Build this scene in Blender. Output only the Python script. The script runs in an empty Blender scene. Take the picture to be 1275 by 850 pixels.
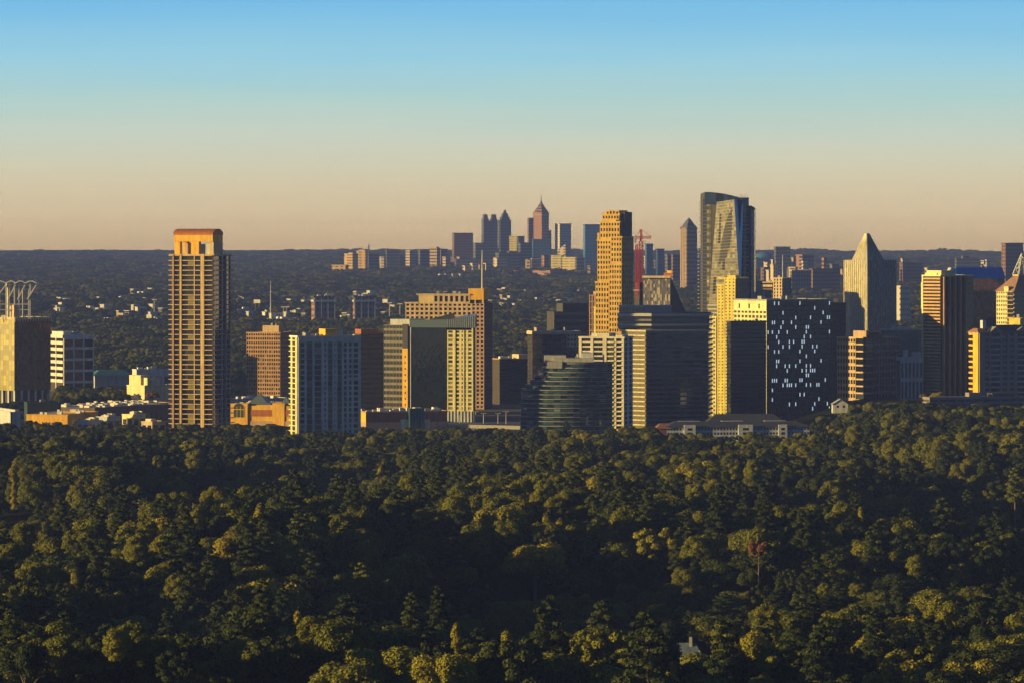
import bpy, bmesh, math, random
import numpy as np
C = bpy.context.scene.collection
sc = bpy.context.scene
R = math.radians
rng = random.Random(7)

# ------------------------------------------------------------------ camera
F = 5250.0            # focal length in photograph pixels (1275 wide)
EYE, YH, XC = 150.0, 309.0, 637.5
cam = bpy.data.objects.new("camera", bpy.data.cameras.new("camera"))
C.objects.link(cam)
cam.location = (0, 0, EYE)
cam.rotation_euler = (R(90), 0, 0)
cam.data.sensor_width = 36
cam.data.lens = 36 * F / 1275
cam.data.shift_y = -(425 - YH) / 1275
cam.data.clip_start = 5
cam.data.clip_end = 200000
sc.camera = cam

# ------------------------------------------------------------------ light
SUN_AZ, SUN_EL = 104.0, 8.5      # degrees to the left of the view direction (+Y), and above the horizon
S = (-math.sin(R(SUN_AZ)) * math.cos(R(SUN_EL)), math.cos(R(SUN_AZ)) * math.cos(R(SUN_EL)), math.sin(R(SUN_EL)))
from mathutils import Vector
sun = bpy.data.objects.new("sun", bpy.data.lights.new("sun", 'SUN'))
C.objects.link(sun)
sun.data.energy = 5.0
sun.data.angle = R(0.5)
sun.data.color = (1.0, 0.70, 0.21)
sun.rotation_euler = Vector(S).to_track_quat('Z', 'Y').to_euler()

world = bpy.data.worlds.new("World")
sc.world = world
world.use_nodes = True
nt = world.node_tree
nt.nodes.clear()
N = nt.nodes.new
out = N("ShaderNodeOutputWorld"); bg = N("ShaderNodeBackground")
sky = N("ShaderNodeTexSky"); sky.sky_type = 'NISHITA'; sky.sun_disc = False
sky.sun_elevation = R(SUN_EL)
sky.sun_rotation = R(-SUN_AZ)
sky.altitude = 400; sky.air_density = 1.0; sky.dust_density = 0.6; sky.ozone_density = 4.0
SKY = 0.05
bg.inputs[1].default_value = SKY
tc = N("ShaderNodeTexCoord"); sep = N("ShaderNodeSeparateXYZ")
nt.links.new(tc.outputs['Generated'], sep.inputs[0])
# air layers just above the horizon (a dawn band: warm dust below, clear blue above)
mr = N("ShaderNodeMapRange"); mr.inputs[1].default_value = 0.0; mr.inputs[2].default_value = 0.08
# faint uneven layers in the haze
lay = N("ShaderNodeVectorMath"); lay.operation = 'MULTIPLY'; lay.inputs[1].default_value = (9, 9, 150)
lno = N("ShaderNodeTexNoise"); lno.inputs['Scale'].default_value = 1.0; lno.inputs['Detail'].default_value = 4
nt.links.new(tc.outputs['Generated'], lay.inputs[0]); nt.links.new(lay.outputs[0], lno.inputs['Vector'])
lmr = N("ShaderNodeMapRange"); lmr.inputs[3].default_value = -.0035; lmr.inputs[4].default_value = .0035
nt.links.new(lno.outputs[0], lmr.inputs[0])
lsc = N("ShaderNodeMath"); lsc.operation = 'MULTIPLY'; nt.links.new(lmr.outputs[0], lsc.inputs[0]); 
lfd = N("ShaderNodeMapRange"); lfd.inputs[1].default_value = .012; lfd.inputs[2].default_value = .03; nt.links.new(sep.outputs[2], lfd.inputs[0]); nt.links.new(lfd.outputs[0], lsc.inputs[1])
lsum = N("ShaderNodeMath"); lsum.operation = 'ADD'; nt.links.new(sep.outputs[2], lsum.inputs[0]); nt.links.new(lsc.outputs[0], lsum.inputs[1])
nt.links.new(lsum.outputs[0], mr.inputs[0])
ramp = N("ShaderNodeValToRGB")
def s2l(c): return tuple(((v/255)/12.92 if v/255 <= .04045 else ((v/255+.055)/1.055)**2.4) for v in c)
EXPO = 0.85
HAZE_DENS, HAZE_COL = 6.0e-5, (.155, .235, .72)
HAZE_LIGHT = (.088, .113, .208)       # what the lit air adds, used to balance the sky behind it
# the sky as it is seen through the low air (photograph row above the eye level, sRGB)
stops = [(0, (189,167,144)), (8, (192,170,147)), (22, (198,177,152)), (45, (204,186,160)), (75, (207,194,168)), (105, (205,202,180)), (140, (196,206,194)), (185, (176,207,205)), (235, (153,204,224)), (309, (120,188,231)), (420, (70,150,215))]
rows_ = [0, 5, 10, 15, 20, 24, 28, 31, 33.6, 36, 38.5, 41, 44, 48, 53, 59, 66, 75, 85, 96, 108, 122, 140, 160, 185, 210, 235, 270, 309, 420]
stops = [(r_, tuple(float(np.interp(r_, [q[0] for q in stops], [q[1][k] for q in stops])) for k in range(3))) for r_ in rows_]
cr = ramp.color_ramp
while len(cr.elements) > 1: cr.elements.remove(cr.elements[-1])
for i, (row, c) in enumerate(stops):
    e = cr.elements[0] if i == 0 else cr.elements.new(row / 420)
    tr = math.exp(-HAZE_DENS * min(30500, 195 / max(1e-4, row / F)))
    l = s2l(c); e.color = tuple(max(.01, (l[k] - HAZE_LIGHT[k] * (1 - tr)) / tr) for k in range(3)) + (1,)
nt.links.new(mr.outputs[0], ramp.inputs[0])
gain = N("ShaderNodeVectorMath"); gain.operation = 'SCALE'
gain.inputs[3].default_value = 1.0 / SKY / (2 ** EXPO)
nt.links.new(ramp.outputs[0], gain.inputs[0])
up = N("ShaderNodeMapRange"); up.interpolation_type = 'SMOOTHSTEP'
up.inputs[1].default_value = 0.060; up.inputs[2].default_value = 0.11
nt.links.new(sep.outputs[2], up.inputs[0])
az = N("ShaderNodeMapRange"); az.interpolation_type = 'SMOOTHSTEP'
az.inputs[1].default_value = 0.85; az.inputs[2].default_value = 0.4      # the warm band belongs to the southern sky only
nt.links.new(sep.outputs[1], az.inputs[0])
mxm = N("ShaderNodeMath"); mxm.operation = 'MAXIMUM'
nt.links.new(up.outputs[0], mxm.inputs[0]); nt.links.new(az.outputs[0], mxm.inputs[1])
mixw = N("ShaderNodeMix"); mixw.data_type = 'RGBA'
nt.links.new(mxm.outputs[0], mixw.inputs[0])
nt.links.new(gain.outputs[0], mixw.inputs[6])
tint = N("ShaderNodeVectorMath"); tint.operation = 'MULTIPLY'; tint.inputs[1].default_value = (.58, .71, .90)     # clear cool morning air
nt.links.new(sky.outputs[0], tint.inputs[0]); nt.links.new(tint.outputs[0], mixw.inputs[7])
nt.links.new(mixw.outputs[2], bg.inputs[0]); nt.links.new(bg.outputs[0], out.inputs[0])

sc.view_settings.view_transform = 'Standard'
sc.view_settings.look = 'None'
sc.view_settings.exposure = EXPO
sc.view_settings.gamma = 1
sc.view_settings.use_curve_mapping = False
sc.render.engine = 'CYCLES'
sc.cycles.use_denoising = True
sc.cycles.max_bounces = 5
sc.cycles.diffuse_bounces = 2
sc.cycles.glossy_bounces = 3
sc.cycles.transmission_bounces = 2
sc.cycles.volume_bounces = 0
sc.cycles.transparent_max_bounces = 4
sc.cycles.sample_clamp_indirect = 4

# ------------------------------------------------------------------ helpers
def gz0(D):
    return float(np.interp(D, [0, 4100, 5000, 6500, 8000, 10000, 13000, 17000, 22000, 27000, 30000, 60000],
                              [0, 0, 10, 27, 37, 54, 73, 88, 104, 120, 127, 127]))
def X(px, D): return (px - XC) * D / F
def Z(py, D): return EYE - (py - YH) * D / F

def node(nt, t, **kw):
    n = nt.nodes.new(t)
    for k, v in kw.items(): setattr(n, k, v)
    return n
MATS = {}
def base_mat(name):
    m = bpy.data.materials.new(name); m.use_nodes = True
    return m, m.node_tree, m.node_tree.nodes["Principled BSDF"]
def wall(name, col, rough=.8, var=.36, scale=.06, spec=.3, streak=True):
    """matt masonry, concrete or paint with broad blotches and streaks of weather"""
    if name in MATS: return MATS[name]
    m, t, b = base_mat(name)
    geo = node(t, "ShaderNodeNewGeometry")
    mp = node(t, "ShaderNodeVectorMath", operation='MULTIPLY'); mp.inputs[1].default_value = (1, 1, .22 if streak else 1)
    no = node(t, "ShaderNodeTexNoise"); no.inputs['Scale'].default_value = scale * 6; no.inputs['Detail'].default_value = 6; no.inputs['Roughness'].default_value = .7
    t.links.new(geo.outputs['Position'], mp.inputs[0]); t.links.new(mp.outputs[0], no.inputs['Vector'])
    mr = node(t, "ShaderNodeMapRange"); mr.inputs[1].default_value = .3; mr.inputs[2].default_value = .7
    mr.inputs[3].default_value = 1 - var; mr.inputs[4].default_value = 1 + var * .6
    t.links.new(no.outputs[0], mr.inputs[0])
    sc_ = node(t, "ShaderNodeVectorMath", operation='SCALE'); sc_.inputs[0].default_value = col
    t.links.new(mr.outputs[0], sc_.inputs[3]); t.links.new(sc_.outputs[0], b.inputs['Base Color'])
    b.inputs['Roughness'].default_value = rough; b.inputs['Specular IOR Level'].default_value = spec
    MATS[name] = m; return m
def glass(name, col, ior=1.9, rough=.06, blinds=.18, blindcol=(.32, .29, .22), var=.6, metal=0.0):
    """window glass seen from outside: dark, glossy, every pane a little different, some with blinds down"""
    if name in MATS: return MATS[name]
    m, t, b = base_mat(name)
    geo = node(t, "ShaderNodeNewGeometry")
    wn = node(t, "ShaderNodeTexWhiteNoise", noise_dimensions='1D')
    ml = node(t, "ShaderNodeMath", operation='MULTIPLY'); ml.inputs[1].default_value = 917.3
    t.links.new(geo.outputs['Random Per Island'], ml.inputs[0]); t.links.new(ml.outputs[0], wn.inputs['W'])
    mr = node(t, "ShaderNodeMapRange"); mr.inputs[3].default_value = 1 - var; mr.inputs[4].default_value = 1 + var
    t.links.new(wn.outputs['Value'], mr.inputs[0])
    s_ = node(t, "ShaderNodeVectorMath", operation='SCALE'); s_.inputs[0].default_value = col
    t.links.new(mr.outputs[0], s_.inputs[3])
    gt = node(t, "ShaderNodeMath", operation='LESS_THAN'); gt.inputs[1].default_value = blinds
    t.links.new(geo.outputs['Random Per Island'], gt.inputs[0])
    mx = node(t, "ShaderNodeMix", data_type='RGBA'); mx.inputs[7].default_value = (*blindcol, 1)
    t.links.new(gt.outputs[0], mx.inputs[0]); t.links.new(s_.outputs[0], mx.inputs[6]); t.links.new(mx.outputs[2], b.inputs['Base Color'])
    b.inputs['Roughness'].default_value = rough; b.inputs['IOR'].default_value = ior; b.inputs['Metallic'].default_value = metal
    MATS[name] = m; return m
def facade_mat(name, wallc, glassc, floor=4.0, bay=5.0, fh=.5, fw=.6, spec=.4):
    """far facade: rows of windows as the pattern of the wall, too small to be told apart"""
    if name in MATS: return MATS[name]
    m, t, b = base_mat(name)
    geo = node(t, "ShaderNodeNewGeometry"); sep = node(t, "ShaderNodeSeparateXYZ")
    t.links.new(geo.outputs['Position'], sep.inputs[0])
    def frac(src, size, duty, add=None):
        a = node(t, "ShaderNodeMath", operation='DIVIDE'); a.inputs[1].default_value = size
        t.links.new(src, a.inputs[0])
        f = node(t, "ShaderNodeMath", operation='FRACT'); t.links.new(a.outputs[0], f.inputs[0])
        l = node(t, "ShaderNodeMath", operation='LESS_THAN'); l.inputs[1].default_value = duty
        t.links.new(f.outputs[0], l.inputs[0]); return l.outputs[0]
    xy = node(t, "ShaderNodeMath", operation='ADD'); t.links.new(sep.outputs[0], xy.inputs[0]); t.links.new(sep.outputs[1], xy.inputs[1])
    a = frac(sep.outputs[2], floor, fh); c = frac(xy.outputs[0], bay, fw)
    mu = node(t, "ShaderNodeMath", operation='MULTIPLY'); t.links.new(a, mu.inputs[0]); t.links.new(c, mu.inputs[1])
    sepn = node(t, "ShaderNodeSeparateXYZ"); t.links.new(geo.outputs['Normal'], sepn.inputs[0])
    nl = node(t, "ShaderNodeMath", operation='LESS_THAN'); nl.inputs[1].default_value = .5; t.links.new(sepn.outputs[2], nl.inputs[0])
    mu2 = node(t, "ShaderNodeMath", operation='MULTIPLY'); t.links.new(mu.outputs[0], mu2.inputs[0]); t.links.new(nl.outputs[0], mu2.inputs[1])
    mx = node(t, "ShaderNodeMix", data_type='RGBA'); mx.inputs[6].default_value = (*wallc, 1); mx.inputs[7].default_value = (*glassc, 1)
    t.links.new(mu2.outputs[0], mx.inputs[0]); t.links.new(mx.outputs[2], b.inputs['Base Color'])
    rr = node(t, "ShaderNodeMapRange"); rr.inputs[3].default_value = .8; rr.inputs[4].default_value = .12
    t.links.new(mu2.outputs[0], rr.inputs[0]); t.links.new(rr.outputs[0], b.inputs['Roughness'])
    b.inputs['Specular IOR Level'].default_value = spec
    MATS[name] = m; return m

class MB:
    def __init__(s): s.v = []; s.f = []
    def add(s, vs, fs):
        o = len(s.v); s.v += [tuple(map(float, v)) for v in vs]; s.f += [tuple(i + o for i in f) for f in fs]
    def hexa(s, b4, t4):
        """b4: four bottom points, t4: four top points, both anticlockwise seen from above"""
        s.add(list(b4) + list(t4), [(3,2,1,0), (4,5,6,7), (0,1,5,4), (1,2,6,5), (2,3,7,6), (3,0,4,7)])
    def prism(s, poly, z0, z1, tops=None):
        n = len(poly)
        zt = tops or [z1] * n
        s.add([(p[0], p[1], z0) for p in poly] + [(p[0], p[1], zt[i]) for i, p in enumerate(poly)],
              [tuple(range(n))[::-1], tuple(range(n, 2*n))] + [(i, (i+1) % n, n + (i+1) % n, n + i) for i in range(n)])
    def bar(s, a, b, r):
        """square bar between two points"""
        a, b = Vector(a), Vector(b); d = (b - a).normalized()
        u = d.cross(Vector((0, 0, 1)));
        if u.length < 1e-3: u = Vector((1, 0, 0))
        u.normalize(); w = d.cross(u)
        q = [(u*i + w*j) * r for i, j in ((-1,-1), (1,-1), (1,1), (-1,1))]
        s.add([a + k for k in q] + [b + k for k in q], [(3,2,1,0), (4,5,6,7), (0,1,5,4), (1,2,6,5), (2,3,7,6), (3,0,4,7)])
    def tube(s, pts, rad, n=7):
        o = len(s.v); rings = []
        for i, p in enumerate(pts):
            p = Vector(p)
            d = (Vector(pts[min(i+1, len(pts)-1)]) - Vector(pts[max(i-1, 0)])).normalized()
            u = d.orthogonal().normalized(); w = d.cross(u)
            rings.append([tuple(p + (u*math.cos(2*math.pi*k/n) + w*math.sin(2*math.pi*k/n)) * rad[i]) for k in range(n)])
        vs = [q for r in rings for q in r]
        fs = []
        for i in range(len(pts)-1):
            for k in range(n): fs.append((i*n+k, i*n+(k+1)%n, (i+1)*n+(k+1)%n, (i+1)*n+k))
        fs.append(tuple(range(n))[::-1]); fs.append(tuple(range((len(pts)-1)*n, len(pts)*n)))
        s.add(vs, fs)
    def build(s, name, mat, parent=None, off=(0, 0, 0), smooth=False):
        me = bpy.data.meshes.new(name)
        me.from_pydata([(v[0]-off[0], v[1]-off[1], v[2]-off[2]) for v in s.v], [], s.f)
        if mat: me.materials.append(mat)
        if smooth: me.polygons.foreach_set('use_smooth', [True] * len(me.polygons))
        o = bpy.data.objects.new(name, me); C.objects.link(o)
        if parent: o.parent = parent
        return o

SUBOF = {'parapet': ('roof',), 'roof_unit': ('roof', 'cornice'), 'parapet_post': ('roof',), 'mullion': ('glass_facade',), 'railing': ('balcony',), 'strut': ('canopy',), 'band_rib': ('top_band',), 'entrance_mullion': ('entrance',)}
EXCL = []   # footprints (x, y, radius) kept clear of trees
LABELS = set()
class Thing:
    """a top-level thing: an Empty at its base; parts are collected as meshes and linked by done()"""
    def __init__(s, name, label, cat, loc, U=(-1, 0), V=(0, 1), group=None):
        s.o = bpy.data.objects.new(name, None); C.objects.link(s.o); s.o.location = loc
        s.o['label'] = label; s.o['category'] = cat
        if group: s.o['group'] = group
        s.loc = loc; s.O = Vector((loc[0], loc[1])); s.U = Vector(U); s.V = Vector(V)
        s.parts = {}; s.panes = {}
    def mb(s, part, mat, idx=0, sub=None):
        k = (part, idx, mat.name)
        if k not in s.parts: s.parts[k] = (MB(), mat, sub)
        return s.parts[k][0]
    def P(s, a, b): return s.O + s.U * a + s.V * b
    def rect(s, a0, a1, b0, b1): return [s.P(a0, b0), s.P(a0, b1), s.P(a1, b1), s.P(a1, b0)]
    def box(s, part, mat, a0, a1, b0, b1, z0, z1, idx=0, sub=None):
        s.mb(part, mat, idx, sub).prism(s.rect(a0, a1, b0, b1), z0, z1)
    def taper(s, part, mat, lo, hi, z0, z1, idx=0):
        """lo, hi: (a0, a1, b0, b1) at the bottom and the top"""
        s.mb(part, mat, idx).hexa([(p[0], p[1], z0) for p in s.rect(*lo)], [(p[0], p[1], z1) for p in s.rect(*hi)])
    def pane(s, part, mat, pts, key=0): s.panes.setdefault((part, mat.name, key), []).append(pts)
    def done(s):
        made = {}
        def link(part, mb, mat, idx=0):
            o = mb.build(part, mat, s.o, s.loc); made.setdefault(part, []).append((idx, o)); return o
        for (part, idx, _m), (mb, mat, sub) in s.parts.items(): link(part, mb, mat, idx)
        cnt = {}
        for (part, mn, _k), lst in s.panes.items():
            mat = bpy.data.materials[mn]
            lst.sort(key=lambda q: -max(p[2] for p in q))
            one = lst[:max(0, 100 - cnt.get(part, 0))] if part == 'window' else []
            rest = lst[len(one):]
            for q in one:
                m = MB(); m.add(q, [tuple(range(len(q)))]); link(part, m, mat)
            cnt[part] = cnt.get(part, 0) + len(one)
            if rest:
                m = MB()
                for q in rest: m.add(q, [tuple(range(len(q)))])
                o = link(part, m, mat)
                if part == 'window': o['kind'] = 'stuff'
        # pieces of parts hang one level deeper
        for sub, hosts in SUBOF.items():
            host = next((made[h][0][1] for h in hosts if h in made), None)
            if host is None: continue
            for idx, o in made.get(sub, []):
                h2 = host
                if sub == 'railing':
                    h2 = next((q for i, q in made['balcony'] if isinstance(i, tuple) and isinstance(idx, tuple) and i[1] == idx[1]), host)
                o.parent = h2
        return s.o
    # ---- faces: (start point, unit direction along, outward unit normal, length)
    def L(s, a0, a1, b): return (s.P(a0, b), s.U, -s.V, a1 - a0)       # the face whose left end is L (runs leftwards)
    def Rr(s, b0, b1, a): return (s.P(a, b0), s.V, -s.U, b1 - b0)
    def edge(s, A, B):
        A, B = Vector(A), Vector(B); t = (B - A); l = t.length; t = t / l
        n = Vector((t.y, -t.x))
        if n.dot(A) > 0: n = -n        # towards the camera
        return (A, t, n, l)
    def fbox(s, part, mat, face, s0, s1, d0, d1, z0, z1, idx=0):
        A, t, n, l = face
        q = [A + t*s0 + n*d0, A + t*s1 + n*d0, A + t*s1 + n*d1, A + t*s0 + n*d1]
        ar = sum(q[i].x*q[(i+1) % 4].y - q[(i+1) % 4].x*q[i].y for i in range(4))
        if ar < 0: q = q[::-1]
        s.mb(part, mat, idx).prism(q, z0, z1)
    def fquad(s, part, mat, face, s0, s1, z0, z1, d, j=0.0):
        A, t, n, l = face
        r = lambda: d + rng.uniform(-j, j)
        pts = []
        for (u, z) in ((s0, z0), (s1, z0), (s1, z1), (s0, z1)):
            p = A + t*u + n*r(); pts.append((p.x, p.y, z))
        nn = Vector((t.x, t.y, 0)).cross(Vector((0, 0, 1)))
        if nn.dot(Vector((n.x, n.y, 0))) < 0: pts = pts[::-1]
        s.pane(part, mat, pts, 0 if part == 'window' else (round(A[0]), round(A[1]), round(t.x, 2)))
    # ---- facades
    def grid(s, face, z0, z1, cols, rows, wm, gm, pf=.35, sf=.4, d=.45, wpart='wall', skip=None):
        A, t, n, l = face; cw = l / cols; rh = (z1 - z0) / rows
        for i in range(cols + 1):
            h = pf * cw / 2
            s.fbox(wpart, wm, face, max(0, i*cw - h), min(l, i*cw + h), 0, d, z0, z1)
        for r in range(rows):
            s.fbox(wpart, wm, face, .01, l - .01, 0, d - .08, z0 + r*rh, z0 + r*rh + sf*rh)
        s.fbox(wpart, wm, face, .01, l - .01, 0, d - .08, z1 - .12*rh, z1 - .01)
        for i in range(cols):
            for r in range(rows):
                if skip and skip(i, r): continue
                s.fquad('window', gm, face, i*cw + pf*cw/2, (i+1)*cw - pf*cw/2, z0 + r*rh + sf*rh, z0 + (r+1)*rh, .05, .012)
    def ribbon(s, face, z0, z1, rows, wm, gm, sf=.4, d=.4, cols=0, wpart='wall', split=1):
        A, t, n, l = face; rh = (z1 - z0) / rows
        for r in range(rows):
            s.fbox(wpart, wm, face, .01, l - .01, 0, d, z0 + r*rh, z0 + r*rh + sf*rh)
            for k in range(split):
                s.fquad('window', gm, face, l*k/split + .02, l*(k+1)/split - .02, z0 + r*rh + sf*rh, z0 + (r+1)*rh, .05, .012)
        for i in range(cols + 1 if cols else 0):
            u = l*i/cols
            s.fbox('mullion', wm, face, max(0, u - .18), min(l, u + .18), 0, d*.5, z0, z1)
    def curtain(s, face, z0, z1, cols, rows, gm, mm, j=.02, mw=.14, d=.14, hz=True, vt=True, part='glass_facade'):
        A, t, n, l = face; cw = l / cols; rh = (z1 - z0) / rows
        for i in range(cols):
            for r in range(rows):
                s.fquad(part, gm, face, i*cw, (i+1)*cw, z0 + r*rh, z0 + (r+1)*rh, .06, j)
        if vt:
            for i in range(cols + 1): s.fbox('mullion', mm, face, max(0, i*cw - mw), min(l, i*cw + mw), 0, d, z0, z1)
        if hz:
            for r in range(rows + 1): s.fbox('mullion', mm, face, .01, l - .01, 0, d - .03, max(z0, z0 + r*rh - mw), min(z1, z0 + r*rh + mw))
    def balconies(s, face, z0, z1, rows, sm, gm, out=1.5, th=.3, rail=None, s0=0, s1=None, split=3, lo=0):
        """floor slabs that stand out as balconies, glass set back behind them"""
        A, t, n, l = face; s1 = l if s1 is None else s1; rh = (z1 - z0) / rows
        for r in range(rows + 1):
            s.fbox('balcony', sm, face, s0, s1, 0, out, z0 + r*rh - th, z0 + r*rh, idx=('b', r))
            if rail and r < rows:
                s.fbox('railing', rail, face, s0, s1, out - .1, out - .02, z0 + r*rh + .05, z0 + r*rh + 1.1, idx=('r', r))
        for r in range(rows):
            for k in range(split):
                w = (s1 - s0) / split
                s.fquad('window', gm, face, s0 + w*k + .15, s0 + w*(k+1) - .15, z0 + r*rh + .1, z0 + (r+1)*rh - .4, .06, .012)
    def roof(s, mat, a0, a1, b0, b1, z, h=1.0, over=.5, th=.4, deck=None):
        """flat roof with a parapet around it"""
        s.box('roof', deck or mat, a0 - .01, a1 + .01, b0 - .01, b1 + .01, z, z + .15)
        for (p, q, u, v) in ((a0-over, a1+over, b0-over, b0-over+th), (a0-over, a1+over, b1+over-th, b1+over),
                             (a0-over, a0-over+th, b0-over+th, b1+over-th), (a1+over-th, a1+over, b0-over+th, b1+over-th)):
            s.box('parapet', mat, p, q, u, v, z - .2, z + h)
    def units(s, mat, a0, a1, b0, b1, z, n, smin=2, smax=5, h=2.5):
        for k in range(n):
            w, d = rng.uniform(smin, smax), rng.uniform(smin, smax)
            a = rng.uniform(a0, max(a0 + .1, a1 - w)); b = rng.uniform(b0, max(b0 + .1, b1 - d))
            s.box('roof_unit', mat, a, a + w, b, b + d, z + .15, z + .15 + h*rng.uniform(.5, 1.2), idx=('u', k, rng.random()))

def quad(name, label, cat, xL, xC, xR, D, alpha, group=None, z=None, excl=True):
    """a building whose corner nearest the camera stands at photograph column xC, depth D; its left face is turned alpha degrees"""
    a = R(alpha); U = Vector((-math.cos(a), math.sin(a))); V = Vector((math.sin(a), math.cos(a)))
    cx = X(xC, D); tL = (xL - XC) / F; tR = (xR - XC) / F
    wL = (cx - tL*D) / (math.cos(a) + tL*math.sin(a))
    wR = (tR*D - cx) / (math.sin(a) - tR*math.cos(a)) if alpha > 2 else 30.0
    t = Thing(name, label, cat, (cx, D, gz0(D) if z is None else z), U, V, group)
    t.wL, t.wR, t.D = wL, wR, D
    if excl:
        n = max(1, int(max(wL, wR) / 15))
        for i in range(n + 1):
            for k in range(n + 1):
                p = t.P(wL*i/n, wR*k/n); EXCL.append((p.x, p.y, 9 + max(wL, wR)/n*.5))
    return t
# ------------------------------------------------------------------ ground, far hills, haze
def vnoise(x, y, seed=0):
    """smooth value noise, vectorised"""
    xi = np.floor(x).astype(np.int64); yi = np.floor(y).astype(np.int64); fx = x - xi; fy = y - yi
    fx = fx*fx*(3 - 2*fx); fy = fy*fy*(3 - 2*fy)
    def h(a, b):
        n = (a * 374761393 + b * 668265263 + seed * 974711) & 0x7fffffff
        n = ((n ^ (n >> 13)) * 1274126177) & 0x7fffffff
        return ((n ^ (n >> 16)) & 0xffff) / 65535.0
    return (h(xi, yi)*(1-fx) + h(xi+1, yi)*fx)*(1-fy) + (h(xi, yi+1)*(1-fx) + h(xi+1, yi+1)*fx)*fy
def ground_z(x, y):
    x = np.asarray(x, float); y = np.asarray(y, float)
    z = np.interp(y, [0, 4100, 5000, 6500, 8000, 10000, 13000, 17000, 22000, 27000, 30000, 60000],
                     [0, 0, 10, 27, 37, 54, 73, 88, 104, 120, 127, 127])
    near = np.clip((2950 - y) / 500, 0, 1)
    z = z + near * (36 * (vnoise(x/120 + 31, y/230 + 17, 3) - .5) + 9 * (vnoise(x/50, y/80, 4) - .5))
    sm = lambda v: v*v*(3 - 2*v)
    z = z + 21 * sm(np.clip((x - 215)/85, 0, 1)) * sm(np.clip((y - 2650)/480, 0, 1)) * np.clip((5200 - y)/900, 0, 1)      # the rise on the right
    far = np.clip((y - 4600) / 3000, 0, 1)
    z = z + far * (12 * (vnoise(x/700, y/900, 5) - .5)) + np.clip((y - 14000)/8000, 0, 1) * 16 * (vnoise(x/2600, y/2500, 6) - .45)
    return z

m, t, b = base_mat("woodland_floor")
geo = node(t, "ShaderNodeNewGeometry")
n1 = node(t, "ShaderNodeTexNoise"); n1.inputs['Scale'].default_value = .012; n1.inputs['Detail'].default_value = 9; n1.inputs['Roughness'].default_value = .65
t.links.new(geo.outputs['Position'], n1.inputs['Vector'])
cr = node(t, "ShaderNodeValToRGB"); cr.color_ramp.elements[0].position = .35; cr.color_ramp.elements[1].position = .7
cr.color_ramp.elements[0].color = (.012, .016, .008, 1); cr.color_ramp.elements[1].color = (.045, .045, .018, 1)
t.links.new(n1.outputs[0], cr.inputs[0]); t.links.new(cr.outputs[0], b.inputs['Base Color']); b.inputs['Roughness'].default_value = 1
b.inputs['Specular IOR Level'].default_value = 0
FLOOR = m
ys = np.concatenate([np.linspace(-3500, 900, 12), np.linspace(1000, 3000, 70), np.linspace(3050, 4600, 20), np.linspace(4700, 14000, 95), np.linspace(14200, 30500, 70)])
us = np.linspace(-1, 1, 91)
gx = us[None, :] * (1200 + 0.22 * np.clip(ys, 0, None))[:, None]
gy = np.repeat(ys[:, None], len(us), 1)
gzv = ground_z(gx, gy)
nr, nc = gx.shape
vs = np.stack([gx.ravel(), gy.ravel(), gzv.ravel()], 1)
fs = [(i*nc+j, i*nc+j+1, (i+1)*nc+j+1, (i+1)*nc+j) for i in range(nr-1) for j in range(nc-1)]
me = bpy.data.meshes.new("ground"); me.from_pydata(vs.tolist(), [], fs); me.materials.append(FLOOR)
me.polygons.foreach_set('use_smooth', [True]*len(me.polygons))
go = bpy.data.objects.new("ground", me); C.objects.link(go); go['kind'] = 'structure'

HAZE = 1
if HAZE:
    hm = bpy.data.materials.new("haze"); hm.use_nodes = True
    hn = hm.node_tree; hn.nodes.clear()
    ho = hn.nodes.new("ShaderNodeOutputMaterial"); pv = hn.nodes.new("ShaderNodeVolumePrincipled")
    pv.inputs['Color'].default_value = HAZE_COL + (1,)
    pv.inputs['Density'].default_value = HAZE_DENS
    pv.inputs['Anisotropy'].default_value = 0.0
    hn.links.new(pv.outputs[0], ho.inputs['Volume'])
    mb = MB(); mb.prism([(-8600, -3600), (8600, -3600), (8600, 30700), (-8600, 30700)], -20, 345)
    hz = mb.build("haze", hm); hz['kind'] = 'stuff'; hz.display_type = 'WIRE'

def sheet(name, poly, mat, dz=.3):
    """a paved sheet lying on the ground"""
    mb = MB(); mb.prism(poly, -.5 + dz, dz)
    o = mb.build(name, mat); o['kind'] = 'structure'; return o
ASPH = wall("asphalt", (.06, .06, .062), .9, .2, .2, streak=False)
CONC = wall("concrete", (.30, .29, .27), .85, .2, .1)
sheet("parking_lot", [(-640, 3330), (-270, 3330), (-255, 3720), (-640, 3720)], ASPH, .25)
sheet("pavement", [(-290, 3130), (205, 3180), (205, 4050), (-290, 4050)], wall("paving", (.10, .10, .098), .9, .25, .1, streak=False), .2)
sheet("road", [(-140, 3300), (40, 3270), (70, 3560), (-60, 3560)], wall("road_concrete", (.26, .26, .26), .9, .15, .1, streak=False), .32)
# ------------------------------------------------------------------ materials for the buildings
CREAM = wall("cream_stone", (.62, .49, .33))
GOLD = wall("golden_stucco", (.80, .45, .035), .7)
ORANGE = wall("terracotta_metal", (.42, .14, .025), .5)
TAN = wall("tan_precast", (.58, .42, .24))
ROSE = wall("rose_granite", (.50, .33, .22), .6)
BROWN = wall("brown_precast", (.46, .28, .13))
BUFF = wall("buff_stone", (.66, .50, .24))
WHITE = wall("white_concrete", (.72, .70, .66))
PALE = wall("pale_grey_paint", (.52, .54, .56))
GREY = wall("grey_concrete", (.34, .34, .34))
DARKW = wall("dark_grey_panel", (.07, .07, .075))
DARKB = wall("dark_brown_panel", (.075, .06, .05))
BRICK = wall("red_brick", (.26, .10, .07))
LGREY = wall("roof_gravel", (.55, .53, .49), streak=False)
METAL = wall("steel_grey", (.40, .42, .44), .45, .1)
REDP = wall("red_crane_paint", (.48, .05, .045), .5)
YELLOW = wall("lemon_stucco", (.80, .66, .14), .7)
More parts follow.
